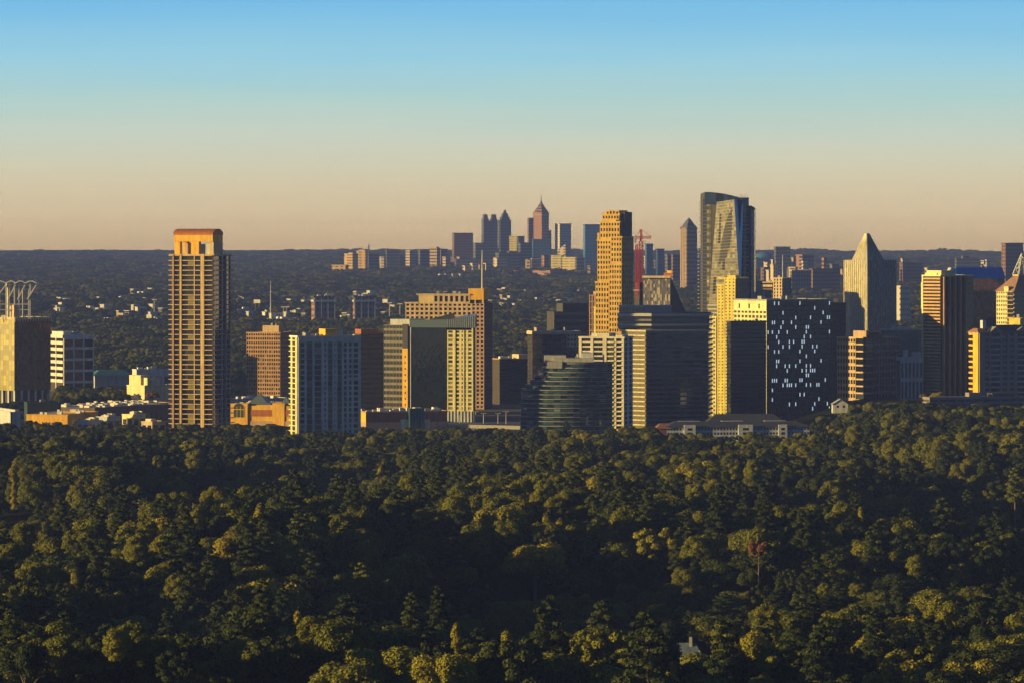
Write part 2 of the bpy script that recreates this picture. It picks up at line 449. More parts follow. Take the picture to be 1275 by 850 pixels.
LEMON = wall("pale_lemon_panel", (.78, .70, .36), .6)
BLUEROOF = wall("blue_metal_roof", (.035, .24, .80), .4, .12)
SLATE = wall("slate_roof", (.06, .065, .08), .7)
PINKROOF = wall("pinkish_tile_roof", (.42, .25, .17), .7)
TEALROOF = wall("teal_metal_roof", (.06, .20, .25), .5)
BROWNROOF = wall("brown_tile_roof", (.30, .14, .08), .7)
G_DARK = glass("dark_glass", (.012, .014, .018), 1.9, .05, .16, (.07, .075, .075))
G_BROWN = glass("bronze_glass", (.02, .014, .010), 1.7, .07, .10)
G_WIN = glass("window_glass", (.018, .02, .022), 1.6, .08, .22)
G_BLUE = glass("blue_glass", (.02, .04, .07), 2.0, .04, .05)
G_TEAL = glass("teal_glass", (.03, .07, .08), 1.9, .05, .08, (.2, .25, .25))
G_OLIVE = glass("olive_glass", (.15, .13, .055), 1.8, .12, .25, (.26, .22, .09), .35)
G_SUNLIT = glass("olive_sunlit_glass", (.50, .43, .13), 1.9, .15, .2, (.42, .36, .18), .25)  # sunlit tone of the left office's glass put into its colour
G_GREEN = glass("green_glass", (.05, .07, .03), 1.8, .07, .3, (.26, .25, .10))
G_MIRROR = glass("mirror_glass", (.12, .17, .22), 2.4, .03, .02, var=.25)
G_BLACK = glass("black_glass", (.009, .011, .016), 1.9, .08, .16, (.045, .055, .07))

def std_roof(t, mat, z, h=1.0, n=4, deck=LGREY, um=GREY, uh=3):
    t.roof(mat, 0, t.wL, 0, t.wR, z, h, deck=deck)
    if n: t.units(um, t.wL*.1, t.wL*.85, t.wR*.1, t.wR*.8, z, n, 2, min(7, t.wL*.25), uh)

# ================================================================== the near skyline, from the photograph's left edge
# --- olive glass office with a trellis crown
D = 3700
t = quad("glass_office", "olive glass office at the left edge with a white arched trellis crown on top", "office building", -30, 18, 63, D, 42)
zt, zb = Z(398, D), Z(486, D)
t.box('core', DARKW, 0, t.wL, 0, t.wR, zb, zt)
t.curtain(t.L(0, t.wL, 0), zb, zt, 14, 14, G_SUNLIT, GREY, .02, .12, .16)
t.curtain(t.Rr(0, t.wR, 0), zb, zt, 16, 14, glass('olive_shaded_glass', (.035, .042, .02), 1.8, .06, .2, (.08, .085, .045)), DARKW, .02, .12, .16)  # right face: the same glass in a darker, shaded tone
t.box('lobby', DARKW, 2, t.wL-2, 2, t.wR-2, 0, zb)
for i in range(7): t.box('column', WHITE, t.wL*i/6.5, t.wL*i/6.5+1.4, .2, 1.6, 0, zb, idx=i)
for i in range(1, 6): t.box('column', WHITE, .2, 1.6, t.wR*i/5.2, t.wR*i/5.2+1.4, 0, zb, idx=10+i)
std_roof(t, CREAM, zt, 2.0, 2)
for i in range(15):
    t.box('parapet_post', WHITE, -.9, -.5, t.wR*i/14-.2, t.wR*i/14+.5, zt-2, zt+2.2, idx=i)
t.box('penthouse', CREAM, 3, 9, 2, 10, zt, Z(380, D))
zc = Z(352, D)
# trellis: tall columns, slanted struts and a scalloped canopy
for i in range(4):
    for b0 in (4.0, 22.0):
        a = 4 + i*11 - 0
        b = b0 + 0
        t.box('trellis_column', WHITE, t.wL-a-.9, t.wL-a+.3, b, b+1.1, zt, zc, idx=(i, b0))
def tp(a, b, z): p = t.P(a, b); return (p.x, p.y, z)
xs_ = [(-24), (-8), 8, 20, 32, 46]
for i in range(5):
    x0, x1 = xs_[i], xs_[i+1]
    A0 = (X(x0, D+6), D+6, zc-1); n = 8
    pts = []
    for k in range(n+1):
        f = k/n
        pts.append((X(x0 + (x1-x0)*f, D+6), D+6 , Z(352.5, D) + math.sin(f*math.pi)*1.9))
    m_ = t.mb('canopy', WHITE, i)
    for k in range(n):
        p, q = pts[k], pts[k+1]
        m_.hexa([(p[0], D+2, p[2]-.7), (q[0], D+2, q[2]-.7), (q[0], D+30, q[2]-.7), (p[0], D+30, p[2]-.7)],
                [(p[0], D+2, p[2]+.2), (q[0], D+2, q[2]+.2), (q[0], D+30, q[2]+.2), (p[0], D+30, p[2]+.2)])
    t.mb('strut', WHITE, i).bar((X(x0+2, D+4), D+4, Z(373, D)), (X(x1-1, D+4), D+4, Z(355, D)), .45)
    t.mb('trellis_post', PALE, i).bar((X(x0+3.5, D+5), D+5, zt), (X(x0+3.5, D+5), D+5, zc), .4)
t.mb('trellis_post', PALE, 'e').bar((X(37.5, D+5), D+5, zt), (X(37.5, D+5), D+5, zc), .55)
for yy in (379, 386): t.mb('trellis_beam', PALE, yy).bar((X(-24, D+5), D+5, Z(yy, D)), (X(37, D+5), D+5, Z(yy, D)), .35)
t.done()

# --- white gridded office
D = 4250
t = quad("white_office", "white concrete office with a bold open grid, just right of the trellis-crowned glass block", "office building", 62, 79, 116, D, 62)
zt = Z(421, D); zb = 0
t.box('core', DARKB, 0, t.wL, 0, t.wR, 0, zt)
t.ribbon(t.L(0, t.wL, 0), Z(476, D), zt, 7, WHITE, G_BROWN, .5, .9, split=2)
t.grid(t.Rr(0, t.wR, 0), Z(476, D)-12, zt, 3, 5, WHITE, G_BROWN, .12, .22, 1.4)
t.box('cornice', WHITE, -1.6, t.wL+1.6, -1.6, t.wR+1.6, zt, zt+3.2)
t.box('penthouse', WHITE, 3, t.wL*.9, 1, t.wR*.3, zt+3.2, Z(413, D))
t.box('pier', WHITE, t.wL*.45, t.wL*.45+1.5, -1.3, -.95, 0, zt)
t.units(PALE, 2, t.wL, t.wR*.4, t.wR*.9, zt+3.2, 3)
t.done()

G_AMBER = glass('amber_lit_glass', (.03, .028, .012), 1.7, .08, .4, (.24, .19, .05))
# --- golden condominium tower
D = 3330
t = quad("condo_tower", "tall golden condominium tower with balconies on every floor and an orange barrel-vaulted crown", "apartment tower", 213, 266, 286, D, 20)
zs = Z(318, D); rows = 37; rh = zs / rows
HONEY = wall("honey_stone", (.58, .42, .21)); CREAM_ = CREAM; CREAM = HONEY
wL, wR = t.wL, t.wR
t.box('core', DARKB, 0, wL, 0, wR, 0, zs)
fl, fr = t.L(0, wL, 0), t.Rr(0, wR, 0)
for r in range(1, rows + 1):
    z = r*rh
    m_ = t.mb('balcony', CREAM, r)
    for (a0, a1, b0, b1) in ((wL*.08, wL*.16, -1.4, 0), (.4, wL*.22, -1.7, 0), (wL*.30, wL*.74, -1.5, 0), (wL*.80, wL-.3, -1.4, 0), (wL, wL+2.8, 1, wR*.4), (wL, wL+2.8, wR*.5, wR*.9), (-1.4, 0, .5, wR*.42), (-1.4, 0, wR*.7, wR-.4)):
        m_.prism(t.rect(a0, a1, b0, b1), z-.6, z)
    m_.prism(t.rect(-.03, wL+.03, -.03, wR+.03), z-.6, z)
    m_.prism(t.rect(-2.8, 0, wR+.1, wR+3.4), z-.6, z)
    for (s0, s1, g) in ((.03, .20, G_BROWN), (.30, .43, G_BLACK), (.45, .60, G_AMBER), (.61, .74, G_BLACK), (.81, .97, G_BROWN)):
        t.fquad('window', g, fl, wL*s0, wL*s1, z-rh+.2, z-.8, .08, .01)
    for (s0, s1) in ((.05, .4), (.45, .66), (.72, .97)):
        t.fquad('window', G_BLACK, fr, wR*s0, wR*s1, z-rh+.2, z-.8, .08, .01)
for i, (s, w, d) in enumerate(((.225, 1.7, 1.9), (.275, 1.3, 1.3), (.445, .7, .8), (.755, 1.6, 1.9), (.93, .9, 1.9))):
    t.box('pier', CREAM if i != 4 else ROSE, wL*s-w/2, wL*s+w/2, -d, 0, 0, zs+.6, idx=i)
for i, (s, w, d) in enumerate(((.44, 1.8, 1.4), (.69, 1.4, 1.4), (.02, .8, .6), (.98, .8, .8))):
    t.box('pier', GREY, -d, 0, wR*s-w/2, wR*s+w/2, 0, zs+.6, idx=20+i)
t.box('roof', CREAM, -1.2, wL+1.2, -1.2, wR+1.2, zs, zs+.9)
# crown: posts, fascia and barrel vault
zf0, zf1, ztop = Z(301, D), Z(292.5, D), Z(285, D)
a0, a1, b0, b1 = 2.0, wL*.93, 1.0, wR*.62
t.box('crown_post', GOLD, wL*.80, wL*.93, b0, b0+4, zs+.9, zf0, idx=0)
t.box('crown_post', GOLD, wL*.36, wL*.54, b0, b0+4, zs+.9, zf0, idx=1)
t.box('crown_post', TAN, wL*.02, wL*.10, b0+.5, b1, zs+.9, zf0, idx=2)
t.box('crown_post', TAN, wL*.80, wL*.93, b1-4, b1, zs+.9, zf0, idx=3)
t.box('crown_wall', PALE, wL*.10, wL*.36, b0+3, b1, zs+.9, zf0-2)
t.box('crown_wall', TAN, wL*.54, wL*.80, b0+9, b1, zs+.9, zf0-1)
t.box('fascia', GOLD, a0-1, a1+.5, b0-.6, b1+.4, zf0, zf1)
m_ = t.mb('vault', ORANGE)
nseg = 14; prof = [(b0 - 1.2 + (b1 - b0 + 2.2) * (1 - math.cos(math.pi*k/nseg))/2, zf1 + (ztop - zf1) * math.sin(math.pi*k/nseg)) for k in range(nseg+1)]
vsl = [(*t.P(a1+.8, b), z) for b, z in prof] + [(*t.P(a0-1.3, b), z) for b, z in prof]
nn = nseg+1
m_.add(vsl, [(k, k+1, nn+k+1, nn+k) for k in range(nseg)] + [tuple(range(nn))[::-1], tuple(range(nn, 2*nn)), (nn-1, 0, nn, 2*nn-1)])
t.units(GREY, wL*.55, wL*.8, wR*.7, wR*.95, zs+.9, 2)
t.done()

CREAM = CREAM_
# --- brown gridded office
D = 3950
t = quad("brown_office", "brown office block with a fine square window grid and a plain box on its roof", "office building", 307, 349, 363, D, 20)
zt = Z(415, D)
t.box('core', DARKB, 0, t.wL, 0, t.wR, 0, zt)
t.grid(t.L(0, t.wL, 0), 4, zt, 15, 17, BROWN, G_BROWN, .36, .42, .5)
t.grid(t.Rr(0, t.wR, 0), 4, zt, 12, 17, BROWN, G_BROWN, .36, .42, .5)
std_roof(t, BROWN, zt, 1.0, 0)
t.box('penthouse', TAN, t.wL*.08, t.wL*.56, 3, t.wR*.5, zt, Z(405.5, D))
t.units(GREY, t.wL*.1, t.wL*.4, 5, t.wR*.4, Z(405.5, D), 3, 1, 2, 2)
t.done()

PALE_ = PALE; PALE = wall("cool_white_paint", (.74, .70, .62))
# --- pale condominium with a narrow sunlit side
D = 3130
t = quad("pale_condo", "broad pale blue-grey apartment block with a narrow sunlit side and gold roof box", "apartment block", 361, 371, 449, D, 68)
zt = Z(420, D); wL, wR = t.wL, t.wR; rows = 20
t.box('core', DARKW, 0, wL, 0, wR, 0, zt)
fr, fl = t.Rr(0, wR, 0), t.L(0, wL, 0)
t.balconies(fl, 3, zt-2, rows, LEMON, G_GREEN, 1.3, .7, s0=wL*.15, s1=wL*.95, split=1)
t.fbox('wall', LEMON, fl, 0, wL*.17, 0, 1.0, 0, zt); t.fbox('wall', LEMON, fl, wL*.55, wL*.75, 0, 1.0, 0, zt)
zr0 = 3; rh = (zt - 3) / rows
bays = [(.0, .035, 0), (.035, .10, 1), (.10, .135, 0), (.135, .225, 2), (.225, .26, 0), (.26, .37, 3), (.37, .40, 0), (.40, .46, 4), (.46, .475, 0), (.475, .545, 2), (.545, .56, 0), (.56, .61, 4), (.61, .625, 0), (.625, .695, 2), (.695, .73, 0), (.73, .77, 1), (.77, .81, 0), (.81, .85, 1), (.85, .885, 0), (.885, .955, 1), (.955, 1.0, 0)]
for (s0, s1, k) in bays:
    if k == 0: t.fbox('wall', PALE, fr, wR*s0, wR*s1, 0, .7, 0, zt); continue
    for r in range(rows):
        z0, z1 = zr0 + r*rh, zr0 + (r+1)*rh
        if k in (1, 4):
            hh = .30 if k == 1 else .42
            t.fbox('wall', PALE, fr, wR*s0, wR*s1, 0, .62, z0, z0 + rh*hh)
            if k == 4:
                t.fbox('wall', PALE, fr, wR*s0, wR*s0 + .9, 0, .6, z0 + rh*hh, z1); t.fbox('wall', PALE, fr, wR*s1 - .9, wR*s1, 0, .6, z0 + rh*hh, z1)
                t.fquad('window', G_WIN, fr, wR*s0+.9, wR*s1-.9, z0 + rh*hh, z1 - .3, .1)
            else: t.fquad('window', G_WIN, fr, wR*s0, wR*s1, z0 + rh*hh, z1, .1)
        elif k == 2:
            t.fbox('wall', PALE, fr, wR*s0, wR*s1, 0, .12, z0, z0 + .25); t.fquad('window', G_TEAL, fr, wR*s0, wR*s1, z0 + .3, z1, .1)
        else:
            t.fbox('balcony', PALE, fr, wR*s0, wR*s1, 0, .5, z0, z0 + .5, idx=('f', r)); t.fquad('window', G_TEAL, fr, wR*s0, wR*s1, z0 + .5, z1 - .1, .1)
t.fbox('cornice', PALE, fr, 0, wR, 0, 1.1, zt - 3.2, zt - .05)
t.fbox('cornice', PALE, fr, wR*.79, wR, 0, 1.0, zt*.63, zt*.63 + 1.4, idx=1)
std_roof(t, PALE, zt, 1.2, 3)
t.box('penthouse', GOLD, 2, wL-2, wR*.45, wR*.66, zt, Z(410, D))
t.box('penthouse', PALE, 3, wL-3, wR*.66, wR*.74, zt, Z(411, D), idx=1)
t.done()

PALE = PALE_
# --- dark banded office between
D = 3720
t = quad("banded_office", "dark thinly banded office between the pale apartment block and the angled glass office", "office building", 440, 449, 480, D, 70)
zt = Z(417, D)
t.box('core', DARKB, 0, t.wL, 0, t.wR, 0, zt)
t.ribbon(t.L(0, t.wL, 0), 4, zt, 16, wall("rust_band", (.12, .07, .05)), G_BROWN, .45, .4)
t.ribbon(t.Rr(0, t.wR, 0), 4, zt, 16, wall("rust_band", (.12, .07, .05)), G_BLACK, .45, .4, split=3)
std_roof(t, DARKB, zt, .8, 2)
t.box('penthouse', ORANGE, 2, t.wL-2, 1, t.wR*.75, zt, Z(410, D))
t.done()

# --- stone office behind the glass one
D = 3930
t = quad("stepped_stone_office", "golden stone office with deep square windows, a stepped top and an antenna mast", "office building", 505, 603, 612, D, 12)
wL, wR = t.wL, t.wR
zt = Z(378, D); rh = 4.1
t.box('core', DARKB, 0, wL, 0, wR, 0, zt)
fr = t.Rr(0, wR, 0)
t.grid(t.L(wL*.16, wL, 0), zt-rh*8, zt, 14, 8, TAN, G_BROWN, .42, .42, .9)
t.grid(t.L(0, wL*.16, 0), 0, zt, 3, 26, ROSE, G_BROWN, .42, .42, .9)
t.grid(t.L(wL*.16, wL, 0), 0, zt-rh*8-.02, 14, 18, ROSE, G_BROWN, .42, .42, .9)
t.grid(fr, 0, zt, 9, 26, wall('shaded_side_granite', (.07, .05, .05), .6), G_BLACK, .42, .42, .9)  # right face's shade put into a darker stone colour
z2 = Z(367.5, D)
t.box('upper_block', DARKB, wL*.18, wL*.83, 0, wR*.8, zt, z2)
t.grid(t.L(wL*.18, wL*.645, 0), zt+.05, z2, 7, 1, TAN, G_BROWN, .42, .2, .9, wpart='upper_wall')
t.fbox('upper_wall', BUFF, t.L(wL*.645, wL*.83, 0), 0, wL*.185, 0, .9, zt, z2)
t.box('cornice', CREAM, wL*.17, wL*.86, -1.8, wR*.8+1, z2, z2+1.0)
t.box('cornice', CREAM, wL*.83, wL+.9, -1.4, wR*.8, zt, zt+1.0, idx=1)
t.box('crown_block', GOLD, .5, wL*.20, -.6, wR*.75, z2-4.5, Z(359.5, D))
t.box('crown_pier', TAN, .5, 2.3, -.6, 1.5, zt, z2-4.5); t.box('crown_pier', WHITE, wL*.11, wL*.12, -.6, .6, zt, z2-4.5, idx=1)
t.box('crown_pier', DARKB, 2.3, wL*.16, 3, wR*.7, zt, z2-4.5, idx=2)
p = t.P(wL*.055, wR*.3)
t.mb('mast', WHITE).tube([(p.x, p.y, Z(360, D)), (p.x, p.y, Z(335, D)), (p.x, p.y, Z(312, D))], [.75, .6, .3], 6)
t.units(GREY, wL*.25, wL*.75, 4, wR*.6, z2+1, 5, 1.5, 4, 2)
t.done()

# --- glass office complex in front of it
D = 3650
t = quad("angled_glass_office", "dark glass office with a slanting blue-grey top band and a wing painted with yellow reflection", "office building", 478, 556, 592, D, 24)
wL, wR = t.wL, t.wR; zt = Z(408, D); ztop = Z(398, D)
t.box('core', DARKW, 0, wL, 0, wR, 0, zt)
fl, fr = t.L(0, wL, 0), t.Rr(0, wR, 0)
s1 = wL*.63
t.curtain((fl[0], fl[1], fl[2], wL*.56), 0, zt, 18, 28, glass('green_black_glass', (.006, .009, .006), 1.6, .06, 0), DARKW, .012, hz=False, vt=False)
t.fbox('corner_fin', PALE, fl, wL*.56, wL*.565+.5, 0, 1.0, 0, zt); t.fbox('corner_fin', PALE, fl, wL*.585, wL*.585+.5, 0, .8, 0, zt, idx=1)
t.fbox('glass_recess', G_BLACK, fl, wL*.567, wL*.585, 0, .2, 0, zt)
t.fbox('stair_tower', GOLD, fl, wL*.60, wL*.685, 0, 2.4, 0, Z(434, D)); t.fbox('stair_tower', DARKW, fl, wL*.60, wL*.685, 0, 2.4, Z(434, D), Z(404, D), idx=1)  # gold reflection strip built as a solid upright, not a stair tower
for i in range(9): t.fquad('window', G_BROWN, fl, wL*.632, wL*.648, Z(434, D)-8 - i*5.2, Z(434, D)-6.2 - i*5.2, 2.46)  # panes on the gold reflection strip
t.grid((fl[0] + fl[1]*wL*.69, fl[1], fl[2], wL*.31), 0, Z(405, D), 6, 16, wall("grey_buff_panel", (.24, .22, .17)), glass("grey_window", (.05, .05, .045), 1.8, .1, .45, (.40, .37, .28)), .10, .42, .5)
t.box('penthouse', PALE, wL*.62, wL*.93, 4, wR*.6, zt, Z(398, D))
# wing that faces right: neighbour's sunlit reflection built as pale panels
reflection_mat = wall("reflection_panel", (.66, .60, .30), .5)
wing = t.edge((X(557, D-2), D-2), (X(590, D-9), D-9))
wing_poly = [(X(557, D-2), D-2), (X(590, D-9), D-9), (X(592, D+30), D+30), (X(560, D+30), D+30)]
zw0, zw1 = Z(511, D), Z(411, D)
t.mb('wing', DARKW).prism(wing_poly, zw0, zw1)
t.grid(wing, zw0, zw1, 4, 19, reflection_mat, G_GREEN, .34, .36, .5, wpart='wing_reflection')
for i in range(3): t.fbox('wing_reflection_strip', reflection_mat, wing, wing[3]*(i+.9)/3-.9, wing[3]*(i+.9)/3+.4, 0, 1.1, zw0, zw1 + (3 if i > 1 else 0), idx=i)
t.mb('wing_base', GREY).prism(wing_poly, 0, zw0)
for i in range(8): t.fbox('base_column', PALE, wing, wing[3]*i/8+.3, wing[3]*i/8+1.4, 0, .8, 0, zw0, idx=i)
# slanted blue-grey band around the top
m_ = t.mb('top_band', glass("band_glass", (.07, .10, .12), 1.8, .15, 0, var=.2))
A = t.P(wL*.58, -1); B = t.P(-.5, -1.0); Cc = Vector((X(592.5, D-12), D-12)); E = Vector((X(594, D+32), D+32)); G = t.P(wL*.58, wR)
m_.prism([tuple(A), tuple(B), tuple(Cc), tuple(E), tuple(G)], zt, ztop, [Z(398.5, D), Z(398, D), Z(393, D), Z(391, D), Z(400, D)])
for i in range(14):
    q = B + (Cc - B) * (i+.5)/14
    t.mb('band_rib', PALE, i).bar((q.x, q.y-.3, zt), (q.x, q.y-.3, Z(398 - 5*(i+.5)/14, D)), .16)
t.mb('roof_fin', DARKW).prism([(X(535, D+8), D+8), (X(566, D+8), D+8), (X(566, D+26), D+26), (X(535, D+26), D+26)], ztop-.5, ztop+.4, [ztop, Z(390, D), Z(390, D), ztop])
t.done()

# --- brick shopping mall wing
D = 3420
t = quad("brick_mall", "low red brick mall with a teal glass entrance and white roof units", "shopping mall", 446, 456, 557, D, 72)
wL, wR = t.wL, t.wR; zt = Z(513, D)
t.box('wall', BRICK, 0, wL, 0, wR, 9, zt); t.box('base', ROSE, -.4, wL+.4, -.4, wR+.4, 0, 9)
t.box('end_wall', GOLD, 0, wL, -.4, 0, 9, zt-.4)
t.box('entrance', glass("teal_entrance", (.03, .08, .09), 1.8, .06, .1, (.1, .2, .2)), -6, 2, wR*.51, wR*.69, 0, zt+3)
for i in range(6): t.box('entrance_mullion', TEALROOF, -6.3, -6, wR*(.51+.18*i/5)-.15, wR*(.51+.18*i/5)+.15, 0, zt+3, idx=i)
t.box('surround', PALE, -1.2, 0, wR*.42, wR*.51, 0, zt-6); t.box('surround', PALE, -1.2, 0, wR*.69, wR*.78, 0, zt-6, idx=1)
t.roof(ROSE, 0, wL, 0, wR, zt, .8, deck=LGREY)
for k in range(22):
    a, b = rng.uniform(0, wL*.9), rng.uniform(0, wR*.93); w, d = rng.uniform(2, 6), rng.uniform(2, 7)
    t.box('roof_unit', WHITE, a, a+w, b, min(wR, b+d), zt+.15, zt+.15+rng.uniform(.8, 3.2), idx=k)
t.done()
# --- dark block behind, right of the stone office
D = 4050
t = quad("dark_office", "plain low dark office with bright roof units, right of the stepped stone office", "office building", 612, 622, 662, D, 70)
zt = Z(447, D); t.box('wall', DARKB, 0, t.wL, 0, t.wR, 0, zt)
t.ribbon(t.Rr(0, t.wR, 0), 3, zt, 13, DARKB, G_BLACK, .5, .3, split=2)
std_roof(t, ROSE, zt, .8, 3, um=WHITE); t.box('penthouse', CREAM, 2, t.wL-2, t.wR*.62, t.wR*.9, zt, Z(441, D)); t.done()

# --- dark glass box with a light rim, and the black block behind it
D = 3850
t = quad("black_glass_office", "black glass office with a pale rim round its roof, behind the terraced block", "office building", 657, 663, 722, D, 70)
zt = Z(413, D); wL, wR = t.wL, t.wR
t.box('core', DARKW, 0, wL, 0, wR, 0, zt)
t.curtain(t.L(0, wL, 0), 0, zt-2.5, 14, 20, G_DARK, DARKW, .02, .1, .1)
t.curtain(t.Rr(0, wR, 0), 0, zt-2.5, 10, 20, G_DARK, DARKW, .02, .1, .1)
t.box('rim', CREAM, -.8, wL+.8, -.8, wR+.8, zt-2.3, zt)
t.grid(t.Rr(wR*.72, wR, 0), zt-14, zt-2.4, 4, 3, CREAM, G_BROWN, .3, .35, .5, wpart='pale_bay')
std_roof(t, WHITE, zt, .6, 3); t.box('penthouse', ROSE, 6, 12, 6, 16, zt, Z(408, D)); t.done()
D = 4250
t = quad("black_block", "plain black block with a smaller block on top, left of the tall golden tower", "office building", 681, 690, 735, D, 65)
zt = Z(389, D); t.box('wall', DARKW, 0, t.wL, 0, t.wR, 0, zt)
t.ribbon(t.Rr(0, t.wR, 0), 20, zt, 10, wall("black_band", (.03, .03, .035)), G_BLACK, .5, .3)
t.box('penthouse', DARKW, 1, t.wL-1, t.wR*.25, t.wR*.95, zt, Z(378, D)); std_roof(t, DARKW, zt, .8, 0); t.done()

# --- terraced curved apartment block
D = 3170
lab = "dark glass apartment block with wavy balcony slabs, stepping down in terraces on its left"
t = Thing("terraced_condo", lab, "apartment block", (X(705, D), D+14, 0))
def curve(xa, xb, D, bulge, n=10):
    return [(X(xa + (xb - xa)*k/n, D) , D + 12 - bulge*math.sin(math.pi*(k/n)) ** .8) for k in range(n+1)]
zt = Z(452, D); rows = 19; rh = zt/rows
RAILG = glass("rail_glass", (.05, .07, .075), 1.6, .1, 0)
for r in range(rows):
    z0, z1 = r*rh, (r+1)*rh
    k = max(0, r - 9)
    f = r/(rows - 1); xa = 647 + 4*f + 30*max(0, (f - .66)/.34) ; xb = 763
    poly = curve(xa, xb, D, 12, 14)
    back = [(poly[-1][0], D+46), (poly[0][0], D+46)]
    inner = [(p[0], p[1] + 1.5) for p in poly]
    core = inner + [(inner[-1][0], D+45), (inner[0][0], D+45)]
    t.mb('floor', DARKW, r).prism(core, z0, z1-.4)
    t.mb('balcony', GREY, r).prism(poly + back, z1-.45, z1)
    for i in range(14):
        e = t.edge(inner[i], inner[i+1]); t.fquad('window', G_TEAL if (i*7+r*3) % 5 else G_DARK, e, .1, e[3]-.1, z0+.05, z1-.45, .05, .03)
        e2 = t.edge(poly[i], poly[i+1]); m_ = t.mb('railing', RAILG, ('r', r)); t.fbox('railing', RAILG, e2, 0, e2[3], -.08, -.02, z1, z1+.9, idx=('r', r))
t.mb('penthouse', GREY).prism([(X(690, D), D+8), (X(740, D), D+5), (X(740, D), D+40), (X(690, D), D+40)], zt, Z(446, D))
t.mb('penthouse', GREY, 1).prism([(X(678, D), D+16), (X(705, D), D+14), (X(705, D), D+40), (X(678, D), D+40)], zt, Z(443, D))
t.mb('penthouse', PALE, 2).prism([(X(724, D), D+16), (X(739, D), D+15), (X(739, D), D+38), (X(724, D), D+38)], Z(446, D), Z(440, D))
t.mb('penthouse', GREY, 3).prism([(X(682, D), D+2), (X(700, D), D+1), (X(700, D), D+20), (X(682, D), D+20)], zt-3.8, Z(450, D))
for k in range(9):
    x = rng.uniform(682, 752); t.mb('roof_unit', WHITE, k).prism([(X(x, D), D+20), (X(x+2, D), D+20), (X(x+2, D), D+23), (X(x, D), D+23)], zt, Z(446, D) + rng.uniform(1, 3.2))
t.done()
for i in range(8): EXCL.append((X(650 + i*15, D), D+15, 12)); EXCL.append((X(650 + i*15, D), D+35, 12))

# --- white condominium
D = 3310
t = quad("white_condo", "slim white apartment tower with stacked small balconies, right of the terraced dark block", "apartment tower", 721, 777, 788, D, 14)
wL, wR = t.wL, t.wR; zt = Z(421, D); rows = 22; rh = zt/rows
WARMW = wall("warm_white_render", (.74, .68, .52))
t.box('core', WHITE, 0, wL, 0, wR, 0, zt)
fl, fr = t.L(0, wL, 0), t.Rr(0, wR, 0)
zm = zt
for (s0, s1) in ((0, .05), (.17, .21), (.385, .47), (.68, .74), (.94, 1.0)): t.fbox('wall', WARMW, fl, wL*s0, wL*s1, 0, .9, 0, zt)
for r in range(rows):
    z0, z1 = r*rh, (r+1)*rh
    t.fbox('wall', WARMW, fl, .02, wL-.02, 0, .55, z0, z0+.32*rh)
    t.fquad('window', G_WIN, fl, wL*.05, wL*.17, z0+.32*rh, z1, .1, .01); 
    t.fbox('balcony', WHITE, fl, wL*.06, wL*.16, .5, 1.7, z0+.05, z0+.5, idx=('a', r))
    t.fquad('window', G_GREEN, fl, wL*.21, wL*.385, z0+.32*rh, z1, .1, .01)
    t.fquad('window', G_WIN, fl, wL*.47, wL*.57, z0+.32*rh, z1, .1, .01); t.fquad('window', G_WIN, fl, wL*.575, wL*.68, z0+.32*rh, z1, .1, .01)
    t.fquad('window', G_WIN, fl, wL*.75, wL*.93, z0+.32*rh, z1, .1, .01)
    t.fbox('balcony', LEMON, fl, wL*.22, wL*.30, .5, 1.6, z0+.05, z0+1.0, idx=('c', r))
    t.fquad('window', G_DARK, fr, wR*.1, wR*.32, z0+.3*rh, z1, .1); t.fquad('window', G_DARK, fr, wR*.6, wR*.85, z0+.3*rh, z1, .1)
std_roof(t, WARMW, zt, 1.2, 2, um=WHITE)
t.box('penthouse', WARMW, wL*.05, wL*.2, 2, wR*.7, zt, Z(417, D)); t.box('penthouse', WARMW, wL*.35, wL*.62, 3, wR*.8, zt, Z(415, D), idx=1); t.done()

# --- tall golden stepped tower
D = 4080
t = quad("golden_tower", "tall golden art-deco style tower with stepped corners and small square windows", "skyscraper", 742, 775, 790, D, 26)
wL, wR = t.wL, t.wR
GT = wall("golden_limestone", (.60, .39, .07), .75)
def tier(a0, a1, b0, b1, z0, z1, cols, rc, rh=5.2, top=None):
    t.box('core', DARKB, a0, a1, b0, b1, z0, z1)
    rows = max(1, round((z1 - z0)/rh))
    t.grid(t.L(a0, a1, b0), z0, z1, cols, rows, GT, G_BROWN, .44, .44, .9)
    t.grid(t.Rr(b0, b1, a0), z0, z1, rc, rows, GT, G_BROWN, .5, .48, .8)
    t.box('cornice', GT, a0-1.0, a1+1.0, b0-1.0, b1+1.0, z1, z1+1.2, idx=(a0, z1))
tier(wL*.5, wL, 0, wR*.8, 0, Z(352, D), 5, 5)          # left shoulder
tier(0, wL*.46, -1.5, wR*.8, 0, Z(330, D), 5, 5)       # right shoulder
tier(wL*.44, wL*.94, .5, wR*.9, Z(352, D)+1.2, Z(300, D), 5, 6)
tier(.5, wL*.42, 0, wR*.9, Z(330, D)+1.2, Z(296, D), 4, 6)
t.box('core', DARKB, wL*.40, wL*.52, 2, wR*.9, 0, Z(300, D), idx=1)
for i in range(24):
    t.box('recess_window', G_BLACK, wL*.41, wL*.51, 1.6, 2, 6 + i*5.8, 9.6 + i*5.8, idx=i)
    t.box('recess_sill', BROWN, wL*.41, wL*.51, 1.2, 2, 9.6 + i*5.8, 11.8 + i*5.8, idx=i)
tier(wL*.12, wL*.86, 1.5, wR*.95, Z(300, D)+1.2, Z(277, D), 7, 6)
tier(wL*.16, wL*.80, 3, wR*.9, Z(277, D)+1.2, Z(268, D), 6, 6)
tier(wL*.22, wL*.66, 5, wR*.8, Z(268, D)+1.2, Z(263.5, D), 4, 5)
t.box('recess', G_BLACK, wL*.10, wL*.26, .9, 1.4, Z(285, D), Z(274, D))
